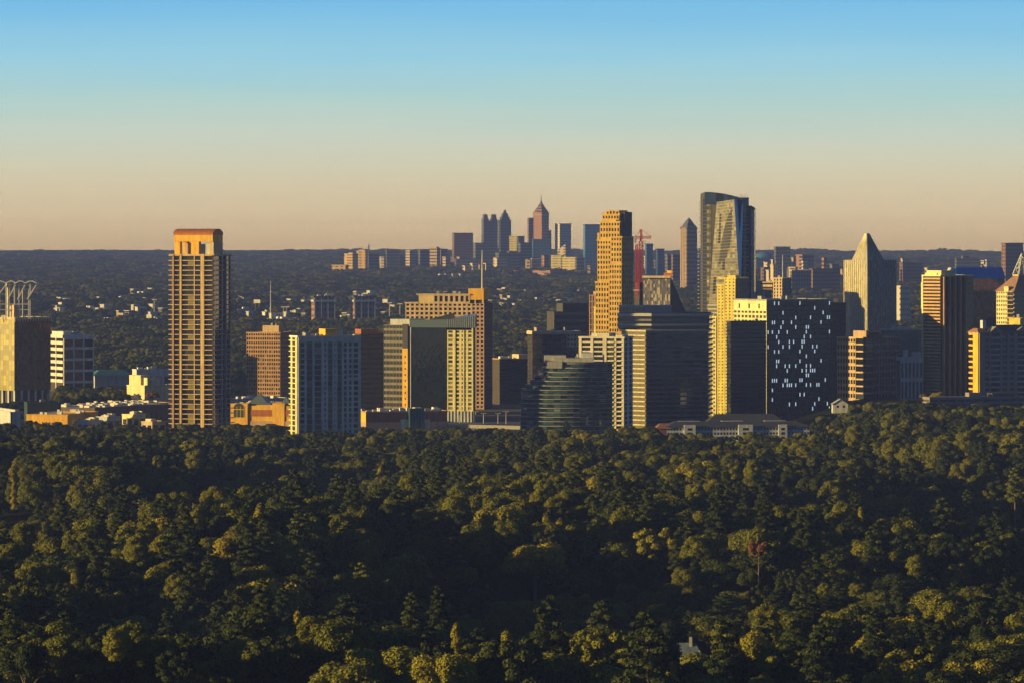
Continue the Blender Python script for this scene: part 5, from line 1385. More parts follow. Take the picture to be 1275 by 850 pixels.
t.mb('gable', FM[CRM]).prism([tuple(t.P(0, 0)), tuple(t.P(0, t.wR)), tuple(t.P(t.wL, t.wR)), tuple(t.P(t.wL, 0))], t.zt+2.5, 0, [Z(304, 12200), Z(304, 12200), Z(312, 12200), Z(312, 12200)]); t.done()
F1("tall blue mirror-glass slab just left of the golden tower", 726, 728.5, 749, 280.5, 11500, SKYG, 80, roofm=FM[SKYG])
F1("thin pinkish slab standing before the blue mirror-glass slab", 731.5, 735, 737, 332, 11000, RS, 35)
t = far("long low red-brick row with pale window bays, at the foot of the far skyline", 663, 685, 714, 338, 11000, RS, 50, cat="apartment building", name="brick_row")
for i in range(9): t.box('window_bay', FM[CRM], -1.2, -.02, t.wR*(.05+.105*i), t.wR*(.05+.105*i)+6, t.loc[2], t.zt-6, idx=i)
for i in range(4): t.box('window_bay', FM[CRM], t.wL*(.1+.22*i), t.wL*(.1+.22*i)+6, -1.2, -.02, t.loc[2], t.zt-6, idx=20+i)
t.done()
F1("short brick block left of the slender cream slab", 640, 645, 651, 338, 11200, RS, 50)
# ribbed residential slabs, a matching row
for i, x in enumerate((576, 585.5, 594, 602)):
    F1(("first", "second", "third", "fourth")[i] + " from the left of the four matching pale ribbed slabs low in the far skyline", x, x+3, x+9, (332, 329, 330, 329)[i], 11300, CRM, 62, group="matching pale ribbed slabs")
for i, x in enumerate((546, 553, 562, 571)):
    F1(("leftmost", "second", "third", "rightmost")[i] + " of four tiny matching white blocks at the near edge of the far skyline", x, x+2, x+6.5, 342.5, 10600, WT, 60, group="tiny matching white blocks")
# right part
t = far("pointed pink granite tower with a pyramid top, left of the faceted glass tower", 847.5, 855.5, 868, 285, 9000, RS, 36, cat="skyscraper", name="skyscraper")
t.taper('pyramid', FM[SL], (0, t.wL, 0, t.wR), (t.wL*.46, t.wL*.54, t.wR*.46, t.wR*.54), t.zt+2.5, Z(271.5, 9000)); p = t.P(t.wL/2, t.wR/2); t.mb('mast', METAL).tube([(p.x, p.y, Z(273, 9000)), (p.x, p.y, Z(269, 9000))], [.8, .3], 6)
for k in range(4): t.box('rib', CREAM, t.wL*(.1+.27*k), t.wL*(.1+.27*k)+2, -.8, -.01, t.loc[2], t.zt, idx=k)
t.done()
F1("pale blue glass tower with a notched top right of the red crane", 803, 805, 813, 305, 10500, GL, 70, steps=((.1, .9, .1, .8, 303.5),))
F1("blue slab with a white sunlit edge right of the notched pale tower", 816, 818.5, 827, 311, 10500, GL, 70)
F1("low dark blue block between the crane and the pink pointed tower", 828, 831, 848, 318, 10300, SL, 75)
F1("brown stub block beside the pink pointed tower's left foot", 836, 838, 847, 318.5, 9900, BR, 70)
t = far("blue domed arena roof right of the faceted glass tower", 938, 942, 964, 322, 11500, GL, 80, cat="stadium", name="arena")
p = t.P(t.wL/2, t.wR/2); pr = [(k/8) for k in range(9)]
m_ = t.mb('dome', FM[GL]); n = 20; rr = t.wR*.55
rings = [[(p.x + rr*math.cos(2*math.pi*j/n)*math.cos(f*math.pi/2), p.y + rr*math.sin(2*math.pi*j/n)*math.cos(f*math.pi/2), t.zt + (Z(313.5, 11500) - t.zt)*math.sin(f*math.pi/2)) for j in range(n)] for f in pr]
m_.add([q for r_ in rings for q in r_], [(i*n+j, i*n+(j+1) % n, (i+1)*n+(j+1) % n, (i+1)*n+j) for i in range(8) for j in range(n)]); t.done()
F1("dark blue slab tower rising right of the blue arena dome", 964, 966, 984, 308.5, 10800, SL, 80)
F1("rust-brown block with flat top, right of the dark slab by the arena", 991, 999, 1013, 318.5, 10200, RS, 55)
F1("long dark block with an orange-lit left end, below the rust-brown block", 1007, 1012, 1046, 336, 8800, BR, 76)
F1("low grey block with a cream rim right of the cream slab tower", 984, 986, 1010, 338, 8700, SL, 75, roofm=FM[CRM])
F1("small cream block between the arena and the rust-brown block", 982, 990, 993, 334, 9000, CRM, 30)
F1("thin dark tower with a red-lit edge just right of the pointed glass tower", 1120, 1124, 1148, 328, 9600, BR, 76)
F1("dark square block above the blue-roofed tower", 1189, 1191, 1220, 323, 11000, SL, 82)
F1("dark brown twin-shaft tower at the right edge of the skyline", 1247, 1252, 1274, 304, 9000, BR, 72, steps=((.0, .9, .0, .25, 303), (.1, .9, .35, .9, 302.5)))
F1("low cream strip building just right of the pointed glass tower, above the grey woods", 1114, 1121, 1133, 358, 6300, WT, 40)
fill = random.Random(9)
def midrise(n, x0, x1, y0, y1, d0, d1, lab, grp):
    for i in range(n):
        x = fill.uniform(x0, x1); w_ = fill.uniform(6, 14); k = fill.choice([SL, SL, TN, CRM, RS, WT, BR, GL])
        far(lab, x, x + w_*fill.uniform(.15, .45), x + w_, fill.uniform(y0, y1), fill.uniform(d0, d1), k, 55, group=grp, name="mid_rise", cat="mid-rise").done()
midrise(26, 560, 735, 319, 331, 12600, 14500, "mid-rise block packed among the towers of the distant central skyline", "mid-rise blocks of the distant central skyline")
midrise(14, 425, 560, 319, 328, 12600, 13800, "mid-rise block between the slabs at the left end of the distant skyline", "mid-rise blocks at the left end of the skyline")
midrise(12, 800, 870, 318, 332, 10800, 12500, "mid-rise block in the haze round the pink pointed tower", "mid-rise blocks round the pink pointed tower")
midrise(18, 945, 1050, 322, 338, 9000, 12000, "mid-rise block in the haze left of the pointed glass tower", "mid-rise blocks left of the pointed glass tower")
midrise(9, 1118, 1240, 320, 336, 10000, 12500, "mid-rise block in the haze right of the pointed glass tower", "mid-rise blocks right of the pointed glass tower")
# twin grey towers in the middle distance
for i, x in enumerate((388, 438)):
    D = 6400
    t = far(("left" if i == 0 else "right") + " one of two matching grey-brown slab towers with white trim, above the pale apartment block", x, x+3.5, x+29, 371, D, SL, 78, group="matching grey slab towers", name="slab_tower")
    for k in range(4): t.box('rib', PALE, -.9, -.02, t.wR*k/3.1, t.wR*k/3.1+1.4, t.loc[2], t.zt, idx=k)
    t.box('cornice', PALE, -2, t.wL, -1.5, t.wR+1.5, t.zt-6, t.zt-3.2); t.box('red_flank', FM[RS], .5, t.wL-.5, -.4, -.01, t.loc[2], t.zt-6)
    t.units(WHITE, 1, t.wL*.8, t.wR*.1, t.wR*.9, t.zt+2.4, 4, 3, 6, 3); t.done()

# ------------------------------------------------------------------ scattered low buildings, masts and hoardings in the far woods
def shed(label, px, w, ytop, D, k, h=9, name="warehouse", cat="warehouse", alpha=60):
    D = max(D, next((d for d in range(5600, 19000, 50) if YH + (EYE - float(ground_z(X(px, d), d)))*F/d <= ytop + (5.5 if d > 9000 else 7)), 19000))
    zg = float(ground_z(X(px, D), D))
    for kk in range(1, 9): EXCL.append((X(px, D), D - kk*28, w*D/F*.5 + 10))
    t = quad(name, label, cat, px - w*.30, px, px + w*.70, D, alpha, z=zg)
    zt = Z(ytop, D)
    t.box('wall', FM[k] if isinstance(k, int) else k, 0, t.wL, 0, t.wR, min(zg - 2, zt-h), zt)
    t.box('roof', FM[WT], -.6, t.wL+.6, -.6, t.wR+.6, zt, zt+1)
    for j in range(2): t.box('roof_unit', WHITE, t.wL*(.2+.4*j), t.wL*(.4+.4*j), t.wR*.3, t.wR*.6, zt+1, zt+4, idx=j)
    t.done()
YB = wall("sunlit_white", (.82, .78, .66), .7)
for row in (("pale store with a bright end wall, alone in dark woods left of the condominium tower", 157, 20, 343, 8300, YB),
            ("long low white row among far woods near the horizon at the left", 80, 46, 331, 12500, YB), ("square white block at the far left under the horizon", 14, 10, 322.5, 16500, YB),
            ("grey long warehouse under the far-left red roofs", 80, 34, 331.5, 12100, WT), ("reddish roofed hall near the horizon at the left", 88, 18, 317, 18500, RS),
            ("bright cream strip mall beside the streets left of the condominium tower", 108, 24, 384, 7000, YB), ("low white roof row just right of the cream strip mall", 130, 14, 383.5, 7050, YB),
            ("long pale warehouse on the rise left of the condominium tower", 172, 40, 366, 7600, WT), ("small white shop left of the long pale warehouse", 150, 12, 370.5, 7500, YB),
            ("low white shed at the foot of the far-left woods", 78, 14, 389, 6900, WT), ("pale road-side shed below the strip mall", 130, 30, 399, 6500, WT),
            ("white road-side shed left of the condominium tower", 192, 26, 398, 6550, YB), ("far white hall on the horizon left of the condominium tower", 187, 22, 324.5, 15500, WT),
            ("small tan high block in the woods above the lamp-topped mast", 337, 7, 320, 13500, TN), ("tiny white roofs near the horizon right of the condominium tower", 372, 20, 319, 17500, YB),
            ("lit strip of shops right of the condominium tower", 302, 22, 385.5, 6900, YB), ("small cream shop in the trees right of the condominium tower", 301, 8, 400, 6350, YB),
            ("long grey shed behind the tall mast", 345, 40, 398, 6500, WT), ("low white hall left of the left grey slab tower", 362, 18, 390, 6800, WT),
            ("small reddish store between the two grey slab towers", 424, 9, 390, 6600, RS), ("wide white strip between the grey slab towers", 424, 22, 396, 6450, WT),
            ("pale shed right of the right grey slab tower", 482, 24, 393, 6550, WT), ("bright low roof right of the stepped stone office", 622, 22, 390, 6500, YB),
            ("long grey roof in the woods left of the golden tower", 690, 50, 373, 7600, WT), ("white cylinder-like block left of the black block", 643, 4, 383, 6700, YB),
            ("white low hall by the pink pointed tower's foot", 850, 22, 347, 9200, YB), ("cream block right of the sail-shaped glass building", 843, 11, 347.5, 8800, LM),
            ("white roofs right of the dark slab by the arena", 1020, 24, 352, 8600, WT), ("tiny white tower left of the pointed glass tower near the horizon", 1032, 2.4, 317, 16000, YB),
            ("bright roofs near the horizon right of the thin dark tower", 1162, 20, 332, 12500, YB), ("pale hall above the dark square block at the right", 1178, 16, 322, 15000, RS),
            ("white long roof right of the dark square block near the horizon", 1232, 16, 330, 13000, WT), ("white shop row right of the tiny white tower", 1028, 20, 331, 12800, YB),
            ("grey hall below the rust-brown block", 985, 26, 351, 8200, SL), ("dim long shed left of the faceted glass tower", 866, 20, 371, 7300, SL),
            ("pale low hall half way down the woods left of the twin grey towers", 310, 24, 377, 7300, WT), ("white shed by the mast's foot", 330, 12, 389, 6800, YB),
            ("faint white roofs on the horizon above the twin grey towers", 410, 14, 330, 13000, YB)):
    shed(*row)
# the many small roofs that speckle the far woods
wr = random.Random(5)
def sprinkle(n, x0, x1, y0, y1, lab, grp, mats):
    for i in range(n):
        px = wr.uniform(x0, x1); yy = wr.uniform(y0, y1)
        D = next((d for d in range(5600, 21000, 50) if YH + (EYE - float(ground_z(X(px, d), d)))*F/d <= yy), 21000)
        zg = float(ground_z(X(px, D), D)); w_ = wr.uniform(4, 13)*D/F*(.8 if yy < 335 else 1.1); h_ = wr.uniform(6, 13) if yy < 335 else wr.uniform(5, 8)
        for kk in range(1, 6): EXCL.append((X(px, D), D - kk*30, w_*.5 + 12))
        EXCL.append((X(px, D) - w_*.8, D, 10))
        t = Thing("far_building", lab, "building", (X(px, D), D, zg), Vector((-.86, .5)), Vector((.5, .86)), grp)
        d_ = wr.uniform(14, 30); m_ = wr.choice(mats)
        t.box('wall', m_, 0, w_*.5, 0, d_, zg - 4, zg + h_ + 9); t.box('roof', WHITE, -.6, w_*.5 + .6, -.6, d_ + .6, zg + h_ + 9, zg + h_ + 10)
        t.done()
MW = [YB, WHITE, FM[WT], FM[TN], FM[SL]]
sprinkle(44, 0, 215, 317, 340, "tiny pale building specking the far woods under the left horizon", "tiny buildings under the left horizon", MW)
sprinkle(46, 292, 470, 316, 350, "tiny pale building in the far woods left of the distant skyline", "tiny buildings left of the distant skyline", MW)
sprinkle(30, 62, 205, 366, 404, "small pale roof along the streets behind the white gridded office", "small roofs along the left streets", MW)
sprinkle(34, 292, 500, 372, 404, "small pale roof along the streets round the twin grey towers", "small roofs round the twin grey towers", MW)
sprinkle(24, 612, 735, 366, 398, "small pale roof in the woods left of the golden tower", "small roofs left of the golden tower", MW)
sprinkle(60, 945, 1250, 320, 366, "small pale building among the woods right of the faceted glass tower", "small buildings right of the faceted tower", MW)
sprinkle(50, 430, 735, 328, 343, "little pale block at the foot of the distant skyline", "little blocks at the foot of the skyline", MW + [FM[RS], FM[CRM]])
D = 6800
t = Thing("radio_mast", "tall thin white mast rising from the streets right of the condominium tower", "mast", (X(337, D), D, float(ground_z(X(337, D), D))))
x = X(337, D); t.mb('pole', LP).tube([(x, D, t.loc[2]), (x, D, Z(372, D)), (x, D, Z(350, D))], [1.1, .9, .4], 6)
t.mb('platform', LP).tube([(x, D, Z(385, D)), (x, D, Z(384, D))], [2.0, 2.0], 8); t.done()
for i, (px, yy, w_, D, lb) in enumerate(((320, 375.5, 8, 7200, "bright white hoarding on posts right of the condominium tower"), (150, 392, 7, 6800, "cream hoarding on posts, left one of the pair left of the condominium tower"), (185.5, 394, 6.5, 6750, "white hoarding on posts, right one of the pair left of the condominium tower"))):
    zg = float(ground_z(X(px, D), D)); x0, x1 = X(px - w_/2, D), X(px + w_/2, D)
    t = Thing("billboard", lb, "billboard", (X(px, D), D, zg))
    t.mb('panel', YB if i != 1 else LEMON).prism([(x0, D), (x1, D-3), (x1, D-2.4), (x0, D+.6)], Z(yy+2.2, D), Z(yy-2.2, D))
    for k in (0.2, .8): t.mb('post', GREY, k).bar((x0 + (x1-x0)*k, D+1, zg), (x0 + (x1-x0)*k, D+1, Z(yy, D)), .5)
    t.done()
for px, yy, D, lb in ((192, 374, 6900, "thin pale pole left of the condominium tower"), (485, 378, 6500, "water tower-like pale mast right of the right grey slab tower"), (498, 379, 6550, "lamp cluster mast with bright heads, left of the stepped stone office"), (353, 383, 6700, "left one of two thin grey poles beside the tall white mast"), (357, 383, 6720, "right one of two thin grey poles beside the tall white mast")):
    zg = float(ground_z(X(px, D), D)); x = X(px, D); t = Thing("light_mast", lb, "mast", (x, D, zg))
    t.mb('pole', LP).tube([(x, D, zg), (x, D, Z(yy, D))], [.8, .5], 6); t.mb('lamp_head', YB).prism([(x-4, D-.8), (x+4, D-.8), (x+4, D+.8), (x-4, D+.8)], Z(yy, D), Z(yy, D)+1.6); t.done()
# ================================================================== trees
def leaf_mat(name, stops_, lo=.75, hi=1.25):
    m, t, b = base_mat(name)
    oi = node(t, "ShaderNodeObjectInfo"); geo = node(t, "ShaderNodeNewGeometry")
    cr = node(t, "ShaderNodeValToRGB"); r = cr.color_ramp
    while len(r.elements) > 1: r.elements.remove(r.elements[-1])
    for i, (p, c) in enumerate(stops_):
        e = r.elements[0] if i == 0 else r.elements.new(p); e.position = p; e.color = (*c, 1)
    t.links.new(oi.outputs['Random'], cr.inputs[0])
    mr = node(t, "ShaderNodeMapRange"); mr.inputs[3].default_value = lo; mr.inputs[4].default_value = hi
    t.links.new(geo.outputs['Random Per Island'], mr.inputs[0])
    s_ = node(t, "ShaderNodeVectorMath", operation='SCALE'); t.links.new(cr.outputs[0], s_.inputs[0]); t.links.new(mr.outputs[0], s_.inputs[3])
    t.links.new(s_.outputs[0], b.inputs['Base Color']); b.inputs['Roughness'].default_value = .65; b.inputs['Specular IOR Level'].default_value = .15
    return m
LEAF = leaf_mat("foliage", [(0, (.016, .028, .008)), (.30, (.048, .062, .010)), (.54, (.100, .108, .012)), (.78, (.170, .168, .014)), (.93, (.25, .21, .015)), (1.0, (.15, .08, .015))], .6, 1.4)
LEAF_DARK = leaf_mat("dark_foliage", [(0, (.018, .031, .009)), (1, (.046, .060, .011))], .6, 1.4)
LEAF_OLIVE = leaf_mat("olive_foliage", [(0, (.095, .106, .012)), (1, (.165, .165, .014))], .6, 1.4)
LEAF_GOLD = leaf_mat("golden_foliage", [(0, (.20, .188, .015)), (1, (.26, .215, .017))], .6, 1.4)
LEAF_RUST = leaf_mat("rust_foliage", [(0, (.17, .075, .03)), (1, (.19, .085, .03))], .6, 1.4)
BARK = wall("bark", (.16, .12, .09), .9, .3, .5)
nrg = np.random.default_rng(11)
def crown_mesh(name, lobes, n, size, droop=0.0):
    """leaf sprays spread over and through a set of lobes; lobes: (centre, radii, share)"""
    P_, Nn = [], []
    tot = sum(l[2] for l in lobes)
    for c, r, sh in lobes:
        k = int(n*sh/tot)
        d = nrg.normal(size=(k, 3)); d /= np.linalg.norm(d, axis=1)[:, None]
        d[:, 2] = np.where(d[:, 2] < -.35, -d[:, 2]*.6, d[:, 2]); d /= np.linalg.norm(d, axis=1)[:, None]
        rad = 1 - .30*nrg.random(k)**2.4 + .05*nrg.normal(size=k)
        P_.append(np.array(c) + d*np.array(r)*rad[:, None]); Nn.append(d + .38*nrg.normal(size=(k, 3)))
    P_ = np.concatenate(P_); Nn = np.concatenate(Nn); Nn /= np.linalg.norm(Nn, axis=1)[:, None]
    ref = nrg.normal(size=P_.shape); T = np.cross(Nn, ref); T /= np.linalg.norm(T, axis=1)[:, None]; B = np.cross(Nn, T)
    s1 = size*(.55 + .9*nrg.random(len(P_)))[:, None]; s2 = s1*(.55 + .4*nrg.random(len(P_)))[:, None]
    bend = Nn*s1*.25
    V = np.stack([P_ - T*s1 - bend, P_ - B*s2, P_ + T*s1 - bend, P_ + B*s2], 1).reshape(-1, 3)
    me = bpy.data.meshes.new(name)
    k = len(P_)
    me.vertices.add(4*k); me.vertices.foreach_set('co', V.ravel().astype(np.float32))
    me.loops.add(4*k); me.loops.foreach_set('vertex_index', np.arange(4*k, dtype=np.int32))
    me.polygons.add(k); me.polygons.foreach_set('loop_start', np.arange(0, 4*k, 4, dtype=np.int32)); me.polygons.foreach_set('loop_total', np.full(k, 4, dtype=np.int32))
    me.update(calc_edges=True); me.materials.append(LEAF)
    return me
def lobes_round(R0, zc, hz, n, spread=.60, lr=.40):
    L_ = [((0, 0, zc), (R0*.74, R0*.74, hz*.80), 1.8)]
    for i in range(n):
        a = 2.4*i + nrg.random()*.8; v = -0.55 + 1.45*(i + .5)/n; q = math.sqrt(max(0, 1 - min(1, abs(v))**2))*spread + .08
        rr = R0*lr*(.65 + .6*nrg.random())
        L_.append(((R0*q*math.cos(a), R0*q*math.sin(a), zc + hz*v*.68), (rr, rr, rr*.85), (rr/R0)**2*4))
    return L_
def trunk_mesh(name, h, r, limbs, spread):
    mb = MB(); mb.tube([(0, 0, -2), (.1, 0, h*.3), (-.15, .1, h*.65), (0, 0, h)], [r*1.3, r, r*.75, r*.3], 7)
    for i in range(limbs):
        a = 2.4*i; z0 = h*(.45 + .4*i/limbs); l = spread*(.7 + .5*nrg.random())
        mb.tube([(0, 0, z0), (l*.5*math.cos(a), l*.5*math.sin(a), z0 + l*.35), (l*math.cos(a), l*math.sin(a), z0 + l*.8)], [r*.45, r*.3, r*.1], 5)
    me = bpy.data.meshes.new(name); me.from_pydata(mb.v, [], mb.f); me.materials.append(BARK); return me
KINDS = []
def kind(cm, tm, radius, height): KINDS.append((cm, tm, radius, height))
kind(crown_mesh("broad_crown", lobes_round(7.6, 14.5, 7.0, 15), 11000, .30), trunk_mesh("broad_trunk", 16, .45, 6, 5), 7.2, 21.5)
kind(crown_mesh("lobed_crown", lobes_round(8.4, 14.5, 8.2, 19, .70, .36), 12000, .30), trunk_mesh("lobed_trunk", 17, .5, 6, 5.5), 8, 22.5)
kind(crown_mesh("oval_crown", lobes_round(5.4, 15.5, 10.5, 16, .55, .50), 9000, .29), trunk_mesh("oval_trunk", 20, .4, 7, 3.5), 5.4, 26)
def pine_lobes(R0, z0, z1, n):
    L_ = []
    for i in range(n):
        f = i/(n-1); a = 2.4*i + nrg.random(); q = R0*(.25 + .75*(1 - f)**.6)*(.5 + .6*nrg.random()); rr = R0*(.30 + .22*(1-f))*(.8 + .4*nrg.random())
        L_.append(((q*math.cos(a)*.8, q*math.sin(a)*.8, z0 + (z1 - z0)*f), (rr, rr, rr*.55), rr*rr))
    return L_
kind(crown_mesh("pine_crown", pine_lobes(4.6, 15, 29.5, 22), 5500, .28), trunk_mesh("pine_trunk", 29, .40, 8, 2.6), 4.4, 30)
kind(crown_mesh("low_crown", lobes_round(7.0, 9.5, 5.0, 14, .72, .40), 9000, .30), trunk_mesh("low_trunk", 10, .4, 6, 5), 7, 15)
kind(crown_mesh("slender_crown", [((.5*math.sin(2.1*i), .5*math.cos(2.1*i), 5 + 1.55*i), (2.6*(1 - .045*i)*(1 if i > 1 else .8), 2.6*(1 - .045*i), 2.3), 1) for i in range(12)], 5500, .27), trunk_mesh("slender_trunk", 20, .3, 5, 1.6), 2.9, 24)
kind(crown_mesh("ragged_crown", lobes_round(6.6, 15.5, 9.5, 22, .80, .30)[1:], 8500, .29), trunk_mesh("ragged_trunk", 20, .42, 8, 5), 6.5, 25)
kind(crown_mesh("sparse_crown", lobes_round(2.9, 21, 4.6, 9, .8, .42)[1:], 1800, .28), trunk_mesh("sparse_trunk", 21, .26, 7, 2.2), 2.6, 26)

ex = np.array(EXCL)
def clear_of(x, y, pad=0):
    ok = np.ones(len(x), bool); pad = np.broadcast_to(pad, len(x))
    for q in range(0, len(ex), 200):
        e = ex[q:q+200]
        d = (x[:, None] - e[None, :, 0])**2 + (y[:, None] - e[None, :, 1])**2
        ok &= ~(d < (e[None, :, 2] + pad[:, None])**2).any(1)
    return ok
def scatter(y0, y1, sp0, sp1, xm0, xm1, jit=.42):
    """jittered rows; spacing grows from sp0 to sp1 with depth; x from -(xm0+xm1*y) to +"""
    xs, yy = [], []
    y = y0; row = 0
    while y < y1:
        f = (y - y0)/(y1 - y0); sp = sp0 + (sp1 - sp0)*f; hw = xm0 + xm1*y
        n = int(2*hw/sp); x = -hw + sp*(np.arange(n) + .5*(row % 2)) + nrg.normal(size=n)*sp*jit*.6
        xs.append(x); yy.append(y + nrg.normal(size=n)*sp*jit*.6); y += sp*.9; row += 1
    return np.concatenate(xs), np.concatenate(yy)
fx, fy = scatter(1140, 2960, 12.6, 13.6, 95, .128)
keep = clear_of(fx, fy, 4) & (nrg.random(len(fx)) > .06); fx, fy = fx[keep], fy[keep]
stand = vnoise(fx/105 + 5, fy/150 + 9, 21)*.68 + vnoise(fx/40, fy/55, 22)*.32      # stands of taller and lower trees
# tree kind by stand and chance
sharp = np.clip((stand - .36)/.26, 0, 1); sharp = sharp*sharp*(3 - 2*sharp)
u = nrg.random(len(fx)); kd = np.select([u < .24, u < .50, u < .64, u < .74, u < .84, u < .865], [0, 1, 2, 3, 4, 5], 6)
sc_xy = .62 + .95*nrg.random(len(fx))**1.7 + .30*(sharp - .5)
sc_z = np.clip(.44 + .72*sharp + .58*(nrg.random(len(fx)) - .5), .34, 1.5)
pad_x = np.array([KINDS[k][2] for k in kd]); 
ok = clear_of(fx, fy, pad_x*sc_xy*.8); fx, fy, kd, sc_xy, sc_z, stand = [a[ok] for a in (fx, fy, kd, sc_xy, sc_z, stand)]
fz = ground_z(fx, fy)
px = XC + fx*F/fy
hk = np.array([KINDS[k][3] for k in kd])
edge = np.interp(px, [-400, 1000, 1050, 1130, 1150, 1700], [551, 551, 526, 514, 527, 527]) - np.where((px > 815) & (px < 1015), 7, 22)*nrg.random(len(px))**2.4 + 12*(vnoise(px/40, fy/90, 77) - .5)
edge = np.where((px > 826) & (px < 894) & (fy < 1535), 826, edge)
cap = (EYE - (edge - YH)*fy/F - fz)/hk
sc_z = np.where((fy > 2150) | ((px > 826) & (px < 894) & (fy < 1535)), np.minimum(sc_z, cap), sc_z); ok = sc_z > .22
fx, fy, fz, kd, sc_xy, sc_z, stand, px = [a[ok] for a in (fx, fy, fz, kd, sc_xy, sc_z, stand, px)]
sc_xy = np.where(sc_z < .5, sc_xy*.75, sc_xy)
top = fz + np.array([KINDS[k][3] for k in kd])*sc_z
py = YH + (EYE - top)*F/fy
score = np.array([KINDS[k][2] for k in kd])*sc_xy/fy*(.35 + sc_z) * np.where((px > -5) & (px < 1280) & (py < 838), 1, 0)
order = np.argsort(-score)
own = np.zeros(len(fx), bool); own[order[:286]] = True
TREE_N = ["broad_tree", "lobed_tree", "oval_tree", "pine_tree", "low_tree", "slender_tree", "ragged_tree", "bare_tree"]
TREE_D = ["broad round-crowned tree", "wide lumpy-crowned tree", "tall oval-crowned tree", "tall layered pine tree", "low spreading tree", "slim upright tree", "ragged open-crowned tree", "thin sparse tree"]
def split_h(k, sxy, sz):
    """a crown keeps its own proportions; a taller tree lifts it on a longer trunk"""
    cz = np.minimum(sz, sxy*1.02); return cz, KINDS[k][3]*(sz - cz)
def tree(k, x, y, z, rot, sxy, sz, mat=None, label=None, group=None, cat="tree"):
    cm, tm, r, h = KINDS[k]
    o = bpy.data.objects.new(TREE_N[k], None); C.objects.link(o); o.location = (x, y, z); o.rotation_euler = (0, 0, rot); o.scale = (1, 1, 1)
    cz, lift = split_h(k, sxy, sz)
    o['label'] = label; o['category'] = cat
    if group: o['group'] = group
    c = bpy.data.objects.new("crown", cm); C.objects.link(c); c.parent = o; c.scale = (sxy, sxy, float(cz)); c.location = (0, 0, float(lift))
    if mat: c.material_slots[0].link = 'OBJECT'; c.material_slots[0].material = mat
    t_ = bpy.data.objects.new("trunk", tm); C.objects.link(t_); t_.parent = o; t_.scale = (sxy, sxy, sz)
    return c
CROWN_SRC = {}
for i in np.where(own)[0]:
    k = int(kd[i]); v = nrg.random() + .5*(stand[i] - .5)
    mat, word = (LEAF_DARK, "dark green") if v < .42 else ((LEAF_OLIVE, "olive green") if v < .78 else (LEAF_GOLD, "golden green"))
    size = "towering" if sc_z[i] > 1.08 else ("tall" if sc_z[i] > .85 else "shorter")
    lab = f"{size} {word} {TREE_D[k]} in the nearer forest canopy"
    c = tree(k, float(fx[i]), float(fy[i]), float(fz[i]) - .3, float(nrg.random()*6.28), float(sc_xy[i]), float(sc_z[i]), mat, lab, f"{size} {word} {TREE_D[k]}s of the forest")
    CROWN_SRC.setdefault(k, c)
# trees that stand out
def one(k, pxx, ytop, D, sxy, mat, label, cat="tree", s=None):
    h = KINDS[k][3]
    if s is not None:          # stands at the depth where a tree of this height reaches the row it has in the photograph
        D = min(range(1150, 3000, 5), key=lambda d: abs(Z(ytop, d) - float(ground_z(X(pxx, d), d)) - h*s))
    zg = float(ground_z(X(pxx, D), D)); sz = max(.4, (Z(ytop, D) - zg)/h)
    c = tree(k, X(pxx, D), D, zg, 1.3, sxy, sz, mat, label, None, cat); CROWN_SRC.setdefault(k, c)
one(7, 945, 666, 2010, 1.25, LEAF_RUST, "thin rust-red tree with sparse leaves rising alone above the green canopy", s=1.25)
one(3, 1264, 582, 2330, 1.15, LEAF_OLIVE, "very tall pine with a long bare pale trunk at the forest's right edge", "pine tree", s=1.2)
one(3, 705, 524, 3085, .95, LEAF_DARK, "lone pine with a bare trunk in front of the terraced apartment block", "pine tree")
one(2, 668, 527, 3075, 1.15, LEAF_DARK, "tall dark green tree hiding the left foot of the terraced apartment block")
one(0, 728, 537, 3060, .95, LEAF_GOLD, "golden round tree before the right foot of the terraced apartment block")
one(5, 605, 636, 2240, 1.35, LEAF_GOLD, "pale golden columnar tree standing apart in the middle of the forest", s=1.15)
one(5, 680, 640, 2200, 1.2, LEAF_GOLD, "left one of two golden upright trees rising right of the pale columnar tree", s=1.15)
one(5, 697, 646, 2190, 1.3, LEAF_GOLD, "right one of two golden upright trees rising right of the pale columnar tree", s=1.15)
one(1, 1168, 487, 3300, .7, LEAF_GOLD, "round golden tree lit alone in the shade left of the parking deck")
one(4, 1150, 489, 3290, .45, LEAF_OLIVE, "small lit bush-like tree beside the round golden tree in the shade")
one(4, 190, 486, 4020, .9, LEAF_RUST, "low rust-red tree at the foot of the cream stepped store")
one(6, 437, 600, 2560, .8, LEAF_DARK, "dark ragged tree standing clear on the left half of the forest edge", s=1.1)
one(3, 450, 700, 1850, 1.1, LEAF_OLIVE, "olive pine standing above the dark hollow in the left half of the forest", "pine tree", s=1.1)

